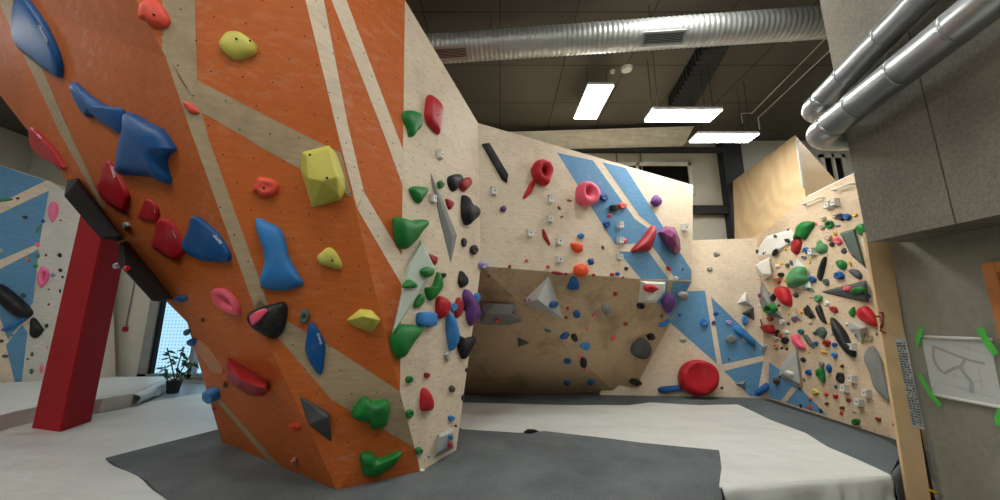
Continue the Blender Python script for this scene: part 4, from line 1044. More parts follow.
S(612, 274.5, 4, 4, 0, 'red', 'jug', 'small red foothold left of the tiny blue one on the lip')
S(617.5, 273.6, 4.5, 4, 0, 'blue', 'jug', 'tiny blue foothold between two red ones on the lip')
S(623, 277.4, 4.5, 2.5, -15, 'red', 'chip', 'small red foothold right of the tiny blue one on the lip')
S(626.5, 268.5, 3.5, 5, 0, 'black', 'jug', 'tiny black foothold above the right part of the lip')

# ---- brown overhang ------------------------------------------------------------------
G_['group'] = 'holds on the brown overhang'
VOL('large pale grey pyramid volume hanging on the brown overhang', 'lgrey', [(549, 276), (564.5, 320), (521, 303)], [(537.6, 299.6, 1)], h=.34)
VOL('low grey roof-shaped volume at the left of the brown overhang', 'grey', [(480, 303), (480, 325), (497, 322.5), (507, 325.6), (522, 322), (515, 304)], [(485, 314, 1), (510, 315, 1), (512, 306, .5), (495, 304, .5)], h=.16, ctr=(500, 310))
S(553.5, 304.5, 8, 7, -25, 'blue', 'jug', 'blue hold sitting on the large pyramid volume')
H('blue two-lobed hold beneath the orange and white ball', 'blue', [(568, 287), (573, 277), (578, 281), (578, 288), (570, 289.6)], 'jug', .42)
S(577, 314, 7, 8, 0, 'blue', 'jug', 'blue hold right of the large pyramid volume')
S(547.6, 331, 9, 4, 15, 'teal', 'chip', 'flat dark teal hold below the large pyramid volume')
S(565, 336, 11, 6, -25, 'blue', 'edge', 'blue edge hold touching a black oval on the brown overhang')
S(574.3, 337.5, 6, 9, -10, 'black', 'jug', 'black oval hold right of the blue edge hold')
S(585.6, 346, 10, 7, -10, 'lblue', 'jug', 'shiny blue hold right below the black oval hold')
S(583.6, 363, 7, 10, 0, 'black', 'dome', 'larger black oval hold low on the brown overhang')
S(567.3, 361, 8, 5, 0, 'blue', 'jug', 'blue hold left of the larger black oval')
S(567, 383, 7, 5, 0, 'blue', 'jug', 'lowest left blue hold on the brown overhang')
S(591, 382, 8, 5, -10, 'blue', 'jug', 'lowest right blue hold on the brown overhang')
S(606.5, 309, 8, 14, -15, 'grey', 'jug', 'grey oval hold with a dark tip in the middle of the overhang')
S(615.7, 294, 6, 6, 0, 'red', 'chip', 'red and white foothold below the lip, right of middle')
S(594.5, 315.3, 6, 4, -20, 'pink', 'chip', 'small pink and white sliver left of the grey oval hold')
S(587, 329, 3.5, 3.5, 0, 'pink', 'ball', 'tiny pink foothold right of the blue edge hold')
S(613.5, 338.5, 6, 5, 0, 'salmon', 'chip', 'small salmon foothold left of the dark ball hold')
S(567.6, 308, 3, 3, 0, 'red', 'ball', 'tiny red foothold beside the right corner of the pyramid')
S(566, 317.5, 3, 3, 0, 'brick', 'ball', 'tiny dark red foothold at the lowest corner of the pyramid')
S(580.5, 356, 3, 3, 0, 'pink', 'ball', 'tiny pink foothold just above the larger black oval')
S(585.5, 369, 3, 3, 0, 'pink', 'ball', 'tiny pink foothold just below the larger black oval')
S(625.6, 324, 4, 4, 0, 'brick', 'jug', 'small dark red foothold below the white volume, to the left')
VOL('small dark grey triangle hold below the pyramid volume', 'dgrey', [(517, 337), (530.5, 343), (518.5, 347.5)], [(520, 342.5, 1)], h=.07, reg=False)
S(524.5, 300.5, 4, 3, 0, 'red', 'chip', 'left red chip on the left corner of the pyramid')
S(529, 299.5, 3, 3, 0, 'red', 'chip', 'right red chip on the left corner of the pyramid')
S(513.6, 312.5, 3.5, 3.5, 0, 'brick', 'chip', 'tiny red chip on the right of the grey roof volume')
S(496.5, 321, 5, 5, 0, 'salmon', 'chip', 'small salmon chip at the bottom of the grey roof volume')
S(488.6, 276.6, 4, 3, -20, 'brick', 'chip', 'tiny dark red chip in the top left corner of the overhang')
H('large dark rounded hold with a pale end on the brown overhang', 'dgrey', [(631, 353), (633, 345), (641, 338), (648, 342), (650, 350), (646, 357), (638, 358)], 'ball', .45)
S(650.6, 337, 11, 8, 15, 'black', 'chip', 'black rocky hold above right of the large dark rounded hold')
S(635.5, 382, 11, 7, 5, 'black', 'jug', 'black flat hold near the bottom right of the overhang')
VOL('white faceted volume under the lip carrying a red cone', 'white', [(640, 281), (666, 282), (665, 292), (656, 303), (638, 303)], [(645, 283, .7), (664, 284, .8), (663.5, 291, .8), (655.6, 301, .7), (647, 299, 1)], h=.22)
S(651, 288.5, 14, 8, 5, 'red', 'pinch', 'red cone hold on the white faceted volume')
S(640.5, 306, 8, 6, 0, 'black', 'donut', 'black ring hold under the white faceted volume')
H('purple oval hold right of the white faceted volume', 'purple', [(663, 300), (670, 293), (673.7, 298), (673, 306), (667.6, 313.6), (663, 305)], 'dome', .45)
S(682, 295.6, 9, 9, 0, 'grey', 'ball', 'grey ball hold on the dark blue corner', PLo)
H('light blue banana hold below the purple oval hold', 'lblue', [(659, 325), (665, 321.6), (669, 319), (670, 321), (665, 325.6), (659.6, 327)], 'dome', .5, ctr=(660, 327))
S(662, 316, 4, 4, 0, 'dgrey', 'chip', 'tiny dark chip above the light blue banana hold')

# ---- recessed wall ---------------------------------------------------------------------
G_['group'] = 'holds on the recessed wall'
S(679.8, 315, 5, 4, 20, 'blue', 'chip', 'small dark blue chip at the left of the blue triangles', PR)
H('thick blue bar hold lying just above the floor', 'blue', [(660, 387.3), (680.5, 385.4), (681, 389.6), (661, 392.6)], 'flat', .5, on=PR)
H('huge red ball hold with a dished face resting by the floor', 'red', [(678.5, 378), (681, 368), (689, 361), (700, 360), (711, 364), (717.5, 372), (718, 382), (713, 391), (702, 396), (690, 394), (682, 388)], 'dish', .5, on=PR, peak=(700, 373), rough=.05, off=.5)
S(683, 340, 9, 7, 20, 'lgrey', 'chip', 'pale grey wedge left of the blue triangles', PR)
S(716.6, 254.6, 8, 7, 20, 'grey', 'chip', 'upper grey hold on the bare recessed wall')
S(709.6, 269, 5, 5, 0, 'grey', 'jug', 'lower tiny grey hold on the bare recessed wall')
S(704, 322, 8, 10, 20, 'lblue', 'jug', 'blue hold on the left blue triangle')
S(713.6, 322.6, 4, 4, 0, 'purple', 'ball', 'tiny purple ball between the blue triangles')
S(716, 314, 6, 6, 20, 'blue', 'chip', 'small blue hold at the top of the middle blue triangle')
S(728.5, 322, 6, 5, 0, 'lilac', 'jug', 'lilac hold in the middle blue triangle')
S(730.7, 339, 11, 9, 0, 'grey', 'ball', 'grey dome hold in the middle blue triangle')
H('blue tube hold along the edge of the middle blue triangle', 'lblue', [(734, 327), (739, 326), (754.6, 342), (753, 346), (741, 337), (735, 332)], 'dome', .42, on=PR)
S(742.6, 339, 2.5, 3, 0, 'gold', 'ball', 'tiny yellow dot hold under the blue tube, left one', PR)
S(745.2, 341, 2.5, 3, 0, 'gold', 'ball', 'tiny yellow dot hold under the blue tube, right one', PR)
S(753, 347, 5, 3, 0, 'grey', 'chip', 'small grey chip at the lower end of the blue tube', PR)
S(729, 359.5, 4, 3, 0, 'purple', 'chip', 'tiny purple chip at the bottom of the middle blue triangle')
VOL('white pyramid volume with bolt holes on the recessed wall', 'white', [(745.6, 291), (736.5, 303.5), (753.6, 307)], [(745.5, 301, 1)], h=.14, on=PR, bolts=[(742, 300), (748.5, 301)])
VOL('dark grey starry pyramid below the white pyramid volume', 'dgrey', [(741, 313.5), (754, 306.5), (755, 321)], [(749, 312.5, 1)], h=.12, on=PR, reg=False)
S(745, 320, 6, 10, 0, 'lblue', 'jug', 'blue cylinder hold below the dark starry pyramid', PR)
VOL('grey cube volume above the beige band near the corner', 'lgrey', [(760, 349), (769, 341.6), (774, 349), (772, 353), (761, 352)], [(763, 346, .9), (770, 344, 1), (772.5, 350, .7)], h=.14, on=PR, reg=False)
VOL('small grey pyramid at the floor on the lowest blue triangle', 'grey', [(734, 383.7), (746, 379.6), (746, 390.5)], [(743, 384, 1)], h=.1, on=PR, reg=False)
S(722, 388, 4, 4, 0, 'dgrey', 'chip', 'tiny grey chip right of the huge red ball', PR)

# ---- right slab: volumes ------------------------------------------------------------------
G_['group'] = 'holds on the crowded right slab'
VOL('broad white triangular volume at the top left of the right slab', 'white', [(753, 256), (766, 236), (791, 229), (797, 240), (784, 246), (771, 258)], [(765, 240, 1), (789, 232, 1), (793, 240, 1), (770, 254, 1)], h=.05)
VOL('white boxy volume below the broad white triangle', 'white', [(753, 264), (770, 257), (773, 276), (764, 281), (757, 275)], [(756, 266, .8), (769, 260, .9), (771, 274, 1), (763, 274, 1)], h=.16)
VOL('tall grey triangular volume at the inner corner', 'grey', [(761.5, 279.5), (772, 299), (784, 319.5), (767, 316), (757.5, 303)], [(763, 296, .9), (772, 309, 1)], h=.12)
VOL('pale mint volume behind the largest pale green hold', 'mint', [(797, 258), (806, 268), (815.5, 292), (785, 288)], [(798, 266, .8), (811, 288, .8), (790, 285, .8)], h=.08)
VOL('long dark wedge volume pointing left on the right slab', 'dgrey', [(819, 292), (858, 286), (866, 280), (869, 303), (845, 298)], [(858, 290, 1), (864, 284, .8), (866, 299, .8)], h=.12)
VOL('grey green triangular panel volume at the upper right of the slab', 'sage', [(839, 233), (854.5, 228), (861, 250), (866, 269), (851, 256)], [(842, 234.5, 1), (853.5, 231, 1), (858, 250, 1), (862, 263, 1)], h=.05)
VOL('white triangular volume with a tube near the floor corner', 'lgrey', [(796, 346.5), (800, 366), (802, 390), (777.5, 376), (782, 364)], [(796, 353, .8), (800, 384, .9), (782, 374, .9), (785, 364, .7)], h=.1)
VOL('white pyramid volume below the right red tongue hold', 'lgrey', [(848.5, 320), (868, 327), (861.6, 345), (848, 329)], [(860, 328.5, 1)], h=.16)
H('huge grey stone-like hold low at the right end of the slab', 'grey', [(872, 346), (881.6, 361), (885.6, 373.6), (891, 400), (879, 390), (869.6, 370), (866, 357.6)], 'flat', .18, rough=.5)
VOL('pale grey pyramid with a yellow patch in the slab middle', 'lgrey', [(795.5, 306), (803, 322), (789.5, 317)], [(796, 316, 1)], h=.1)
VOL('black faceted hold right of the pale pyramid with a yellow patch', 'black', [(802.5, 309), (807.5, 304), (816, 317.5), (810, 319.5), (804, 314.5)], [(806, 308, .9), (811, 313, 1)], h=.1, reg=False)
# ---- right slab: traced holds
H('large bright green hold at the top of the right slab', 'green', [(794, 240), (797, 231), (800.5, 223.5), (806, 221), (814, 223), (809, 232), (804, 239.5), (800, 238)], 'dome', .4)
H('red pointed hold under the large bright green hold', 'dred', [(795, 239.5), (801, 241), (799, 251), (796, 254.6), (792, 250)], 'dome', .4)
H('light green two-lobed hold right of the red pointed hold', 'lgreen', [(817, 247), (819, 240), (822, 243), (826, 245), (826, 251), (820, 254), (817, 251)], 'dome', .42)
H('largest pale green hold seated on the mint volume', 'lgreen', [(787.5, 281), (791, 272), (797, 266.5), (803.5, 267.5), (804.5, 275), (806, 279.5), (802, 284), (789, 288)], 'dome', .42)
H('big glossy red kidney hold below the pale green hold', 'red', [(774.5, 291), (778, 286.5), (785, 287), (789, 293), (790.5, 300), (790, 305), (788, 306.8), (784.6, 304.6), (780, 299)], 'dome', .45)
H('bright green disc hold with a dark pocket at the inner corner', 'green', [(765.5, 307), (770, 304), (776, 307), (776.5, 311), (772, 314), (766, 312)], 'donut', .42)
H('red boxy hold under the green disc hold', 'dred', [(764, 326), (772, 325), (774, 333), (769, 333.5), (764, 329.5)], 'flat', .55)
H('long black upright hold in the upper middle of the slab', 'black', [(825.5, 256.5), (826, 260), (824, 270), (821, 280.5), (818, 279), (819, 272), (823, 259)], 'dome', .36)
H('longest black curved hold in the middle of the slab', 'black', [(830.4, 318.6), (834.4, 319.4), (844, 331), (849.6, 342.6), (854.4, 352), (853.6, 357), (849.6, 355.4), (840.8, 345.8), (834.4, 333)], 'dome', .34)
H('black oval hold above the longest black curved hold', 'black', [(816, 306.5), (818.5, 305), (820.5, 307), (825, 320), (826, 324), (822, 321), (818, 313)], 'dome', .4)
H('red tongue hold at the right end beside the wooden board', 'red', [(857.6, 311.4), (862, 306), (868, 307.4), (876, 318.6), (876.3, 326.6), (866.4, 323.4), (860, 318.6)], 'dome', .4)
H('smooth green dome hold at the upper right under the bulkhead', 'green', [(857, 228), (862, 224), (866.5, 225), (867.5, 233), (861, 235.5)], 'ball', .5)
H('green rounded hold directly above a blue one', 'green', [(836.5, 263), (840, 259.5), (845.5, 263), (845.5, 268), (841, 269.5)], 'dome', .5)
H('dark grey loaf hold right of the blue and green pair', 'dgrey', [(849, 271), (851.5, 269), (857.5, 270), (861.5, 275), (860, 279), (855, 277)], 'dome', .4)
H('green leaf-shaped hold below the long dark wedge', 'green', [(849, 313), (853.5, 306.6), (855, 313), (853, 317.6)], 'dome', .4)
H('green clover-shaped hold left of the longest black hold', 'sage', [(813, 333), (817, 330), (822, 327), (826, 332), (823, 338), (817, 335)], 'dome', .42, rough=.5)
H('slate blue wedge below the black faceted hold', 'dgrey', [(804, 336), (807, 335.5), (814, 347), (808.5, 344.5)], 'dome', .4)
H('dusty pink wedge hold left of the slate blue wedge', 'pink', [(792, 337), (796.5, 334), (800.6, 341), (805, 348), (799, 348.6), (793, 343)], 'dome', .4)
H('green faceted pinch near the bottom of the slab', 'green', [(817.4, 368.4), (823, 368.4), (824.6, 380), (823, 382), (817, 374.4)], 'dome', .44, rough=.4)
H('dark blue curved tube hold at the floor corner', 'blue', [(755, 393), (762, 386), (769, 381.5), (774, 380), (775, 383), (767, 389.6), (760, 396)], 'dome', .42, on=PR)
# ---- right slab: small holds
SM = [
 (777, 381, 6, 6, 0, 'brown', 'ball', 'small brown ball at the end of the dark blue tube'),
 (843.8, 251, 8, 7, 20, 'dgrey', 'chip', 'dark cubic chip left of the grey green panel'),
 (839.3, 275.5, 9, 9, 0, 'blue', 'jug', 'blue hold directly below the green rounded hold'),
 (850, 263, 3, 6, -15, 'gold', 'jug', 'small yellow nub right of the green rounded hold'),
 (853, 255.6, 5, 2.5, 15, 'red', 'chip', 'thin red sliver at the tip of the grey green panel'),
 (838, 240.5, 9, 7, 35, 'pink', 'jug', 'dull pink hold left of the grey green panel'),
 (832, 244.5, 5, 5, 0, 'black', 'jug', 'small black nub left below the dull pink hold'),
 (829.7, 224.6, 9, 8, -50, 'green', 'donut', 'green ring hold on the pale band at the top'),
 (838, 225.5, 8, 4, -15, 'grey', 'chip', 'flat grey chip right of the green ring hold'),
 (834.8, 215.5, 6, 6, -30, 'beige', 'jug', 'beige hold left of the black and white hold'),
 (840.5, 216.5, 6, 8, -30, 'black', 'jug', 'black and white hold at the slab top beside a blue one'),
 (847, 216.5, 8, 7, 10, 'blue', 'jug', 'blue hold in the top row beside a small yellow one'),
 (855, 215, 5, 4, 0, 'gold', 'jug', 'small yellow nub at the right of the top row'),
 (835, 233.5, 4, 4, 0, 'gold', 'jug', 'small yellow nub above the dull pink hold'),
 (828.5, 237, 6, 8, -10, 'beige', 'jug', 'beige hold under the green ring hold'),
 (823, 218.5, 6, 6, -40, 'beige', 'jug', 'beige hold above a pale curved one at the slab top'),
 (821.5, 226.5, 6, 7, 20, 'beige', 'jug', 'pale curved beige hold left of the green ring hold'),
 (816, 224, 4, 5, 0, 'pink', 'chip', 'small pink chip right of the large bright green hold'),
 (807, 250.5, 8, 7, 50, 'blue', 'jug', 'blue hold right of the red pointed hold'),
 (802, 251.5, 3, 4, 0, 'gold', 'chip', 'tiny yellow chip between red and blue holds near the top'),
 (804, 257.5, 5, 4, 0, 'grey', 'donut', 'small grey ring hold under the upper blue hold'),
 (809.3, 262, 3, 7, 10, 'gold', 'chip', 'upright yellow sliver under the upper blue hold'),
 (791, 263, 4, 7, -30, 'blue', 'chip', 'blue sliver left above the largest pale green hold'),
 (787.5, 265, 4, 5, 0, 'dgrey', 'jug', 'small dark nub left of the blue sliver'),
 (781.5, 263.5, 3, 3, 0, 'gold', 'jug', 'tiny yellow nub left of the small dark nub'),
 (812.6, 279, 7, 6, 30, 'blue', 'jug', 'blue hold at the right of the mint volume'),
 (826, 281.5, 5, 8, -20, 'sage', 'jug', 'dull grey green hold below the long black upright hold'),
 (808, 289.3, 5, 3, 0, 'teal', 'chip', 'tiny teal chip at the foot of the mint volume'),
 (781, 274.6, 6, 5, 0, 'black', 'jug', 'black cup hold left of the largest pale green hold'),
 (777.5, 280.5, 8, 6, -10, 'rust', 'jug', 'rusty orange hold under the black cup hold'),
 (784, 281, 3, 4, 0, 'gold', 'chip', 'tiny yellow chip right of the rusty orange hold'),
 (777, 266, 4, 4, 0, 'white', 'jug', 'tiny white nub right of the white boxy volume'),
 (775, 252.5, 5, 8, 15, 'black', 'jug', 'black oval at the lower edge of the broad white triangle'),
 (773, 241.6, 8, 4, -30, 'salmon', 'edge', 'salmon edge hold on the broad white triangle'),
 (765.5, 253, 8, 3, -32, 'black', 'edge', 'thin black sliver on the broad white triangle'),
 (757, 251.5, 4, 5, 30, 'dgrey', 'jug', 'dark nub at the left corner of the broad white triangle'),
 (767, 238.5, 3, 3, 0, 'dgrey', 'jug', 'tiny dark nub on the upper left rim of the slab'),
 (775, 236, 3, 3, 0, 'dgrey', 'jug', 'tiny dark nub next right along the upper left rim'),
 (788, 230, 4, 4, 0, 'dgrey', 'chip', 'tiny dark chip at the highest point of the broad white triangle'),
 (787, 240.5, 6, 4, 25, 'black', 'edge', 'short black slot hold left of the large bright green hold'),
 (785.7, 249.5, 3, 5, 0, 'gold', 'chip', 'small yellow chip below the short black slot hold'),
 (760.5, 264.7, 8, 5, 8, 'plum', 'dome', 'dull plum pebble on the white boxy volume'),
 (762.5, 275.5, 7, 4, 10, 'dgrey', 'donut', 'dark oval ring under the white boxy volume'),
 (753, 273, 4, 6, -20, 'black', 'jug', 'small black nub left of the white boxy volume'),
 (757.7, 283.5, 3, 6, 0, 'rust', 'chip', 'upright orange brown chip left of the tall grey triangle'),
 (755, 289.5, 5, 5, 0, 'black', 'ball', 'small black ball above the dark stick holds'),
 (762, 296, 9, 6, 8, 'plum', 'dome', 'plum pebble with a pale top on the tall grey triangle'),
 (769, 293.5, 3, 3, 0, 'dgrey', 'chip', 'tiny dark chip on the right of the tall grey triangle'),
 (773, 297, 5, 9, 10, 'black', 'jug', 'black rough hold left of the red kidney hold'),
 (758.7, 306, 5, 5, 0, 'white', 'jug', 'small white nub between the dark stick holds'),
 (818, 298, 8, 8, -30, 'lgreen', 'jug', 'light green leaf hold above the black oval hold'),
 (810.5, 297.3, 4, 3, 30, 'gold', 'chip', 'tiny yellow chip left of the light green leaf hold'),
 (826.3, 303.5, 8, 7, 20, 'white', 'chip', 'white angular hold left of the small red pebble'),
 (834, 309, 8, 6, 35, 'dred', 'jug', 'red pebble below the left end of the dark wedge'),
 (846, 324, 4, 5, 0, 'white', 'chip', 'small white chip left of the white pyramid volume'),
 (853.8, 334.5, 4, 4, 0, 'white', 'chip', 'small white chip under the white pyramid volume'),
 (870.5, 337, 4, 9, -15, 'beige', 'jug', 'beige upright hold under the red tongue hold'),
 (876.5, 334, 3, 5, -15, 'dgrey', 'chip', 'tiny dark chip beside the wooden board under the red tongue'),
 (868, 296, 5, 5, 0, 'blue', 'jug', 'small blue nub at the right end of the dark wedge'),
 (847, 288.5, 9, 5, -10, 'pink', 'jug', 'pink hold on top of the long dark wedge'),
 (857, 290.5, 15, 7, -8, 'green', 'edge', 'dark green arched hold on the long dark wedge'),
 (836, 287.5, 3, 2.5, 0, 'gold', 'chip', 'tiny yellow chip on the left of the dark wedge'),
 (829, 323.5, 5, 4, 0, 'gold', 'chip', 'small yellow chip at the head of the longest black hold'),
 (832, 333.5, 5, 6, 30, 'white', 'chip', 'small white chip beside the green clover hold'),
 (815, 333, 4, 4, 0, 'blue', 'jug', 'small blue nub at the left of the green clover hold'),
 (826.6, 343, 7, 8, 20, 'dred', 'jug', 'red cubic hold below the green clover hold'),
 (834.4, 344.5, 5, 5, 0, 'blue', 'jug', 'small blue hold right of the red cubic hold'),
 (824, 352.5, 8, 3.5, 15, 'gold', 'edge', 'flat yellow edge under the red cubic hold'),
 (834.4, 355, 6, 6, 0, 'lblue', 'jug', 'pale blue hold right of the flat yellow edge'),
 (808.5, 352, 3, 5, 0, 'gold', 'chip', 'small yellow chip below the slate blue wedge'),
 (801, 331.5, 6, 6, 30, 'teal', 'jug', 'teal hold above the slate blue wedge'),
 (816, 343.5, 4, 5, 0, 'blue', 'jug', 'small blue nub right of the slate blue wedge'),
 (803, 360, 7, 6, 30, 'black', 'chip', 'black chip right of the white tube volume'),
 (808.3, 372, 5, 7, -20, 'blue', 'jug', 'blue nub right of the white tube volume'),
 (821.6, 364, 5, 8, 0, 'grey', 'jug', 'grey hold on top of the green faceted pinch'),
 (828.5, 368, 5, 10, -10, 'blue', 'jug', 'tall blue hold right of the green faceted pinch'),
 (815, 391.4, 8, 5, 30, 'yellow', 'jug', 'yellow pebble low on the slab above the blue paint'),
 (804, 380, 3, 6, -20, 'rust', 'chip', 'rusty chip under the blue nub beside the white volume'),
 (789, 373.5, 10, 5, 20, 'white', 'pinch', 'white tube hold on the low white volume'),
 (793, 369, 3, 2.5, 0, 'gold', 'chip', 'tiny yellow chip above the white tube hold'),
 (779.5, 376.8, 3.5, 3.5, 0, 'black', 'chip', 'tiny black chip at the left corner of the white tube volume'),
 (799.5, 388.8, 4, 3, 0, 'black', 'chip', 'tiny black chip at the lowest corner of the white tube volume'),
 (810, 399, 4, 4, 0, 'peach', 'jug', 'peach foothold on the blue paint, upper of two'),
 (810.5, 407, 4, 4, 0, 'salmon', 'jug', 'salmon foothold on the blue paint, lower of two'),
 (800.5, 406, 4, 5, 0, 'black', 'chip', 'tiny black foothold at the floor left on the blue paint'),
 (820.5, 411, 4, 6, -20, 'black', 'chip', 'tiny black foothold at the right tip of the blue paint'),
 (826, 394, 4, 4, 0, 'salmon', 'jug', 'left red foothold in the row above the carpet'),
 (835.5, 396.5, 5, 5, 0, 'red', 'jug', 'middle red foothold in the row above the carpet'),
 (826.5, 403.5, 4, 4, 0, 'brown', 'jug', 'brown foothold just above the blue paint'),
 (842, 407.7, 4.5, 4, 0, 'brown', 'jug', 'dark brown foothold above a small red one'),
 (841, 413, 5, 7, -20, 'salmon', 'chip', 'red foothold directly below the dark brown one'),
 (848.6, 400, 5, 5, 20, 'brick', 'jug', 'brick red foothold left of the white blocks'),
 (856, 421.5, 8, 7, 0, 'green', 'jug', 'bright green foothold just above the carpet'),
 (854.5, 411.5, 6, 4, 30, 'beige', 'chip', 'beige foothold above the bright green one'),
 (878, 419, 6, 4, 20, 'brick', 'jug', 'brick red foothold near the foot of the wooden board'),
 (893.5, 424.6, 4, 5, 20, 'brick', 'chip', 'brick red foothold right beside the wooden board'),
 (835.5, 386.7, 4, 6, -15, 'teal', 'chip', 'small teal chip left of the white blocks'),
 (842, 366, 4, 4, 0, 'brown', 'jug', 'tiny brown nub above the black rounded hold'),
 (840, 377.6, 8, 11, -10, 'black', 'dome', 'black rounded hold left of the upper white block'),
 (876, 387.5, 4, 4, 0, 'teal', 'chip', 'tiny teal chip on the huge grey stone'),
 (780, 335, 4, 6, 0, 'rust', 'jug', 'rusty hold in the black jug cluster'),
 (786, 331.5, 6, 4, 25, 'white', 'jug', 'white hold at the top of the black jug cluster'),
 (785, 340, 7, 8, 30, 'black', 'jug', 'black hold at the right of the jug cluster'),
 (777, 332.5, 4, 8, 20, 'black', 'jug', 'black hold at the left of the jug cluster'),
 (782, 322, 5, 6, -20, 'white', 'jug', 'white nub above the black jug cluster'),
 (788, 323.5, 5, 5, 30, 'dgrey', 'chip', 'dark chip right of the white nub above the jug cluster'),
 (770, 318.7, 6, 5, 0, 'rust', 'jug', 'rusty orange hold under the green disc'),
 (776, 346, 5, 7, 0, 'peach', 'jug', 'peach hold right of the grey cube volume'),
 (775, 338.5, 7, 4, 20, 'beige', 'jug', 'beige hold above the peach hold'),
 (781.5, 348, 4, 4, 40, 'black', 'chip', 'tiny black chip right of the peach hold'),
 (786.5, 349, 4, 4, 0, 'black', 'chip', 'tiny black chip at the top of the white tube volume'),
 (778.5, 305.5, 4, 4, 40, 'dgrey', 'chip', 'dark chip under the red kidney hold'),
 (795.5, 295.5, 8, 6, 10, 'dgrey', 'chip', 'dark slanted chip right of the red kidney hold'),
 (796, 311.5, 3, 6, 0, 'gold', 'chip', 'yellow patch hold on the pale grey pyramid'),
 (788.5, 313.5, 2.5, 3, 0, 'gold', 'ball', 'tiny yellow ball left of the pale grey pyramid'),
 (801.5, 312.5, 2.5, 3.5, 0, 'gold', 'ball', 'tiny yellow ball right of the pale grey pyramid'),
 (793.5, 320, 6, 3.5, 30, 'plum', 'edge', 'dull plum edge under the pale grey pyramid'),
 (810, 323, 6, 5, 30, 'beige', 'chip', 'beige chip under the black faceted hold'),
]
for r in SM: S(*r, on=(PS if r[0] < 775 or r[0] > 864 or r[1] > 395 else None))
for x, y, lb in ((854, 379, 'upper left white block at the bottom of the slab'), (846.7, 388.5, 'leftmost white block at the bottom of the slab'), (868.5, 393.5, 'rightmost white block at the bottom of the slab'),
                 (861, 402.5, 'lowest white block at the bottom of the slab'), (853.8, 347, 'white block right of the longest black hold'), (830.5, 205.5, 'left pale block above the top row of holds'), (837, 203, 'right pale block above the top row of holds'), (814, 252, 'white block right of the upper blue hold')):
    cube(x, y, 7, 7.5, lb)
def stick(a, b, lb):
    pa_, pb_ = onplane(*a, PS, .03), onplane(*b, PS, .03)
    tag(tube('stick_hold', [pa_, pb_], .012, 'resin_black', seg=8), lb, 'climbing hold', CUR['group']); chk(lb)
stick((751.5, 289), (756, 322), 'thin black stick hold, left of the pair in the inner corner')
stick((757, 309), (764, 331), 'thin black stick hold, right of the pair in the inner corner')

# ---- far left wall ---------------------------------------------------------------------------
G_['group'] = 'holds on the distant left wall'
for x, y, lb in ((32, 203.5, 'white block highest on the distant wall'), (18, 224, 'white block under the upper beige band of the distant wall'), (20, 254.5, 'white block on the lower beige band of the distant wall'), (28, 279.5, 'white block left of the lower pink ring')):
    cube(x, y, 8, 6, lb, PG)
H('upper pink oval hold on the distant wall', 'bubble', [(48, 213), (51, 202), (57, 204), (57.6, 213), (52, 222)], 'dome', .3, on=PH)
H('lower pink ring hold on the distant wall', 'bubble', [(37, 278), (41.6, 266.5), (48, 270), (48, 279.6), (41, 287.6)], 'donut', .3, on=PH, peak=(45.5, 277))
H('thick black tube volume on the distant wall', 'black', [(-6, 284), (7, 288), (31, 311), (19, 318), (-2, 300)], 'dome', .5, on=PG)
H('thin curved blue hold under the black tube', 'lblue', [(1.6, 329), (16, 324), (30, 313), (31, 316), (17, 326), (3, 331)], 'dome', .4, on=PG)
H('black dome hold right of the thin blue one', 'black', [(30.4, 321), (34.4, 318), (42.4, 328), (43, 331), (36, 338), (30.4, 335)], 'dome', .4, on=PH)
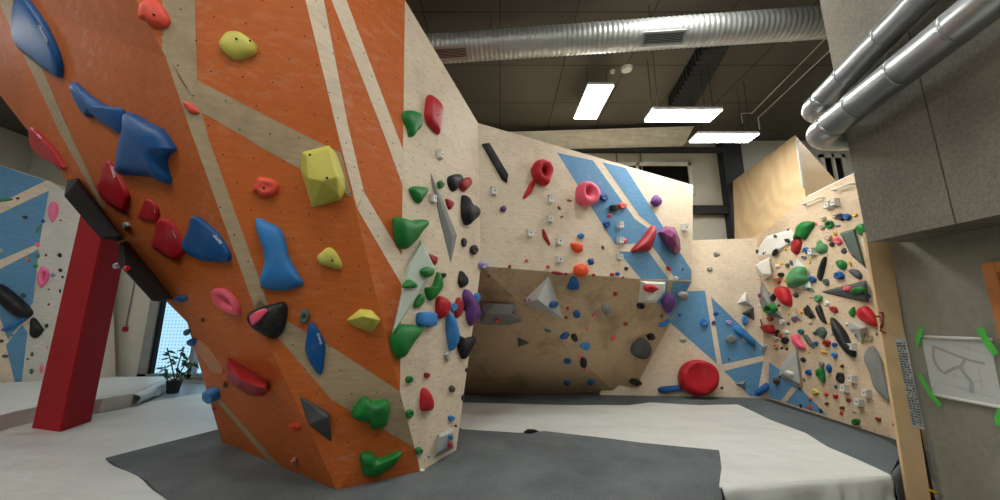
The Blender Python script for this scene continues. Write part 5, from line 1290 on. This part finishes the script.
for r in [
 (5, 199.5, 16, 3.5, -6, 'lgreen', 'edge', 'long pale green sliver on the upper beige band', 'G'),
 (17.5, 198.3, 5, 3, 0, 'brick', 'chip', 'red chip at the end of the pale green sliver', 'G'),
 (25, 217, 5, 4, 0, 'brown', 'jug', 'brown nub right above a white block on the distant wall', 'G'),
 (43, 221, 4, 4, 0, 'blue', 'jug', 'tiny blue nub left of the upper pink oval', 'G'),
 (38.5, 229, 4, 12, 30, 'lgreen', 'chip', 'slim green leaf hold below the tiny blue nub', 'G'),
 (60.5, 220.3, 3, 2.5, 0, 'red', 'chip', 'tiny red chip right of the upper pink oval', 'H'),
 (37.5, 244.5, 5, 5, 0, 'bubble', 'jug', 'small pink nub at the right end of the lower beige band', 'G'),
 (37.5, 256, 6, 7, 0, 'lgreen', 'chip', 'pale green chip below the small pink nub', 'G'),
 (35.5, 266, 6, 7, 0, 'lgreen', 'chip', 'pale green chip left above the lower pink ring', 'G'),
 (28, 259, 5, 5, 0, 'peach', 'jug', 'peach nub right of the white block on the lower band', 'G'),
 (53, 275, 6, 6, 0, 'lilac', 'chip', 'lilac chip right of the lower pink ring', 'H'),
 (59.6, 255, 4, 5, 0, 'black', 'jug', 'highest small black nub beside the red pillar', 'H'),
 (60.3, 270, 4, 4, 0, 'black', 'jug', 'second small black nub beside the red pillar', 'H'),
 (62.5, 277, 3, 4, 0, 'black', 'chip', 'third small black nub beside the red pillar', 'H'),
 (60, 291, 3, 6, 0, 'black', 'chip', 'lowest black chip touching the edge of the red pillar', 'H'),
 (46, 255, 3, 4, 0, 'sage', 'chip', 'tiny green grey chip above the lower pink ring', 'H'),
 (1, 250.5, 5, 5, 0, 'lgrey', 'jug', 'pale nub at the very left picture edge', 'G'),
 (23, 295, 6, 5, 0, 'dgrey', 'jug', 'slate nub above the black tube on the blue field', 'G'),
 (48.6, 304.5, 3.5, 3.5, 0, 'red', 'chip', 'tiny red chip above the black dome hold', 'H'),
 (48.5, 289.5, 3, 3, 0, 'sage', 'chip', 'tiny dull chip under the lower pink ring', 'H'),
 (46.6, 325.6, 4, 4, 0, 'black', 'ball', 'tiny black ball right of the black dome hold', 'H'),
 (11, 334.8, 6, 4, 0, 'grey', 'chip', 'grey chip under the left end of the thin blue hold', 'G'),
 (1.5, 341, 4, 4, 0, 'dgrey', 'jug', 'dark nub at the left edge below the thin blue hold', 'G'),
 (5, 356, 6, 4, 0, 'sage', 'jug', 'green grey nub low at the left of the blue spike', 'G'),
 (47, 347.5, 3, 4, 0, 'bubble', 'chip', 'tiny pink chip at the pillar below the black ball', 'H'),
 (41.6, 369, 5, 11, 0, 'bubble', 'chip', 'pink upright hold half hidden by the red pillar', 'H'),
 (32, 354, 3, 5, 0, 'sage', 'jug', 'small dull green nub below the black dome hold', 'H'),
 (31.3, 371, 3.5, 6, 0, 'sage', 'jug', 'lowest dull green nub on the distant wall', 'H'),
 (27.5, 359, 3, 3, 0, 'brown', 'chip', 'tiny brown chip right of the blue spike', 'H'),
]: S(*r[:-1], on=PG if r[-1] == 'G' else PH)
dup_ = [k for k, v in LABELS.items() if v > 1]
if dup_: print('DUPLICATE LABELS', dup_)
print('HOLDS', sum(LABELS.values()))
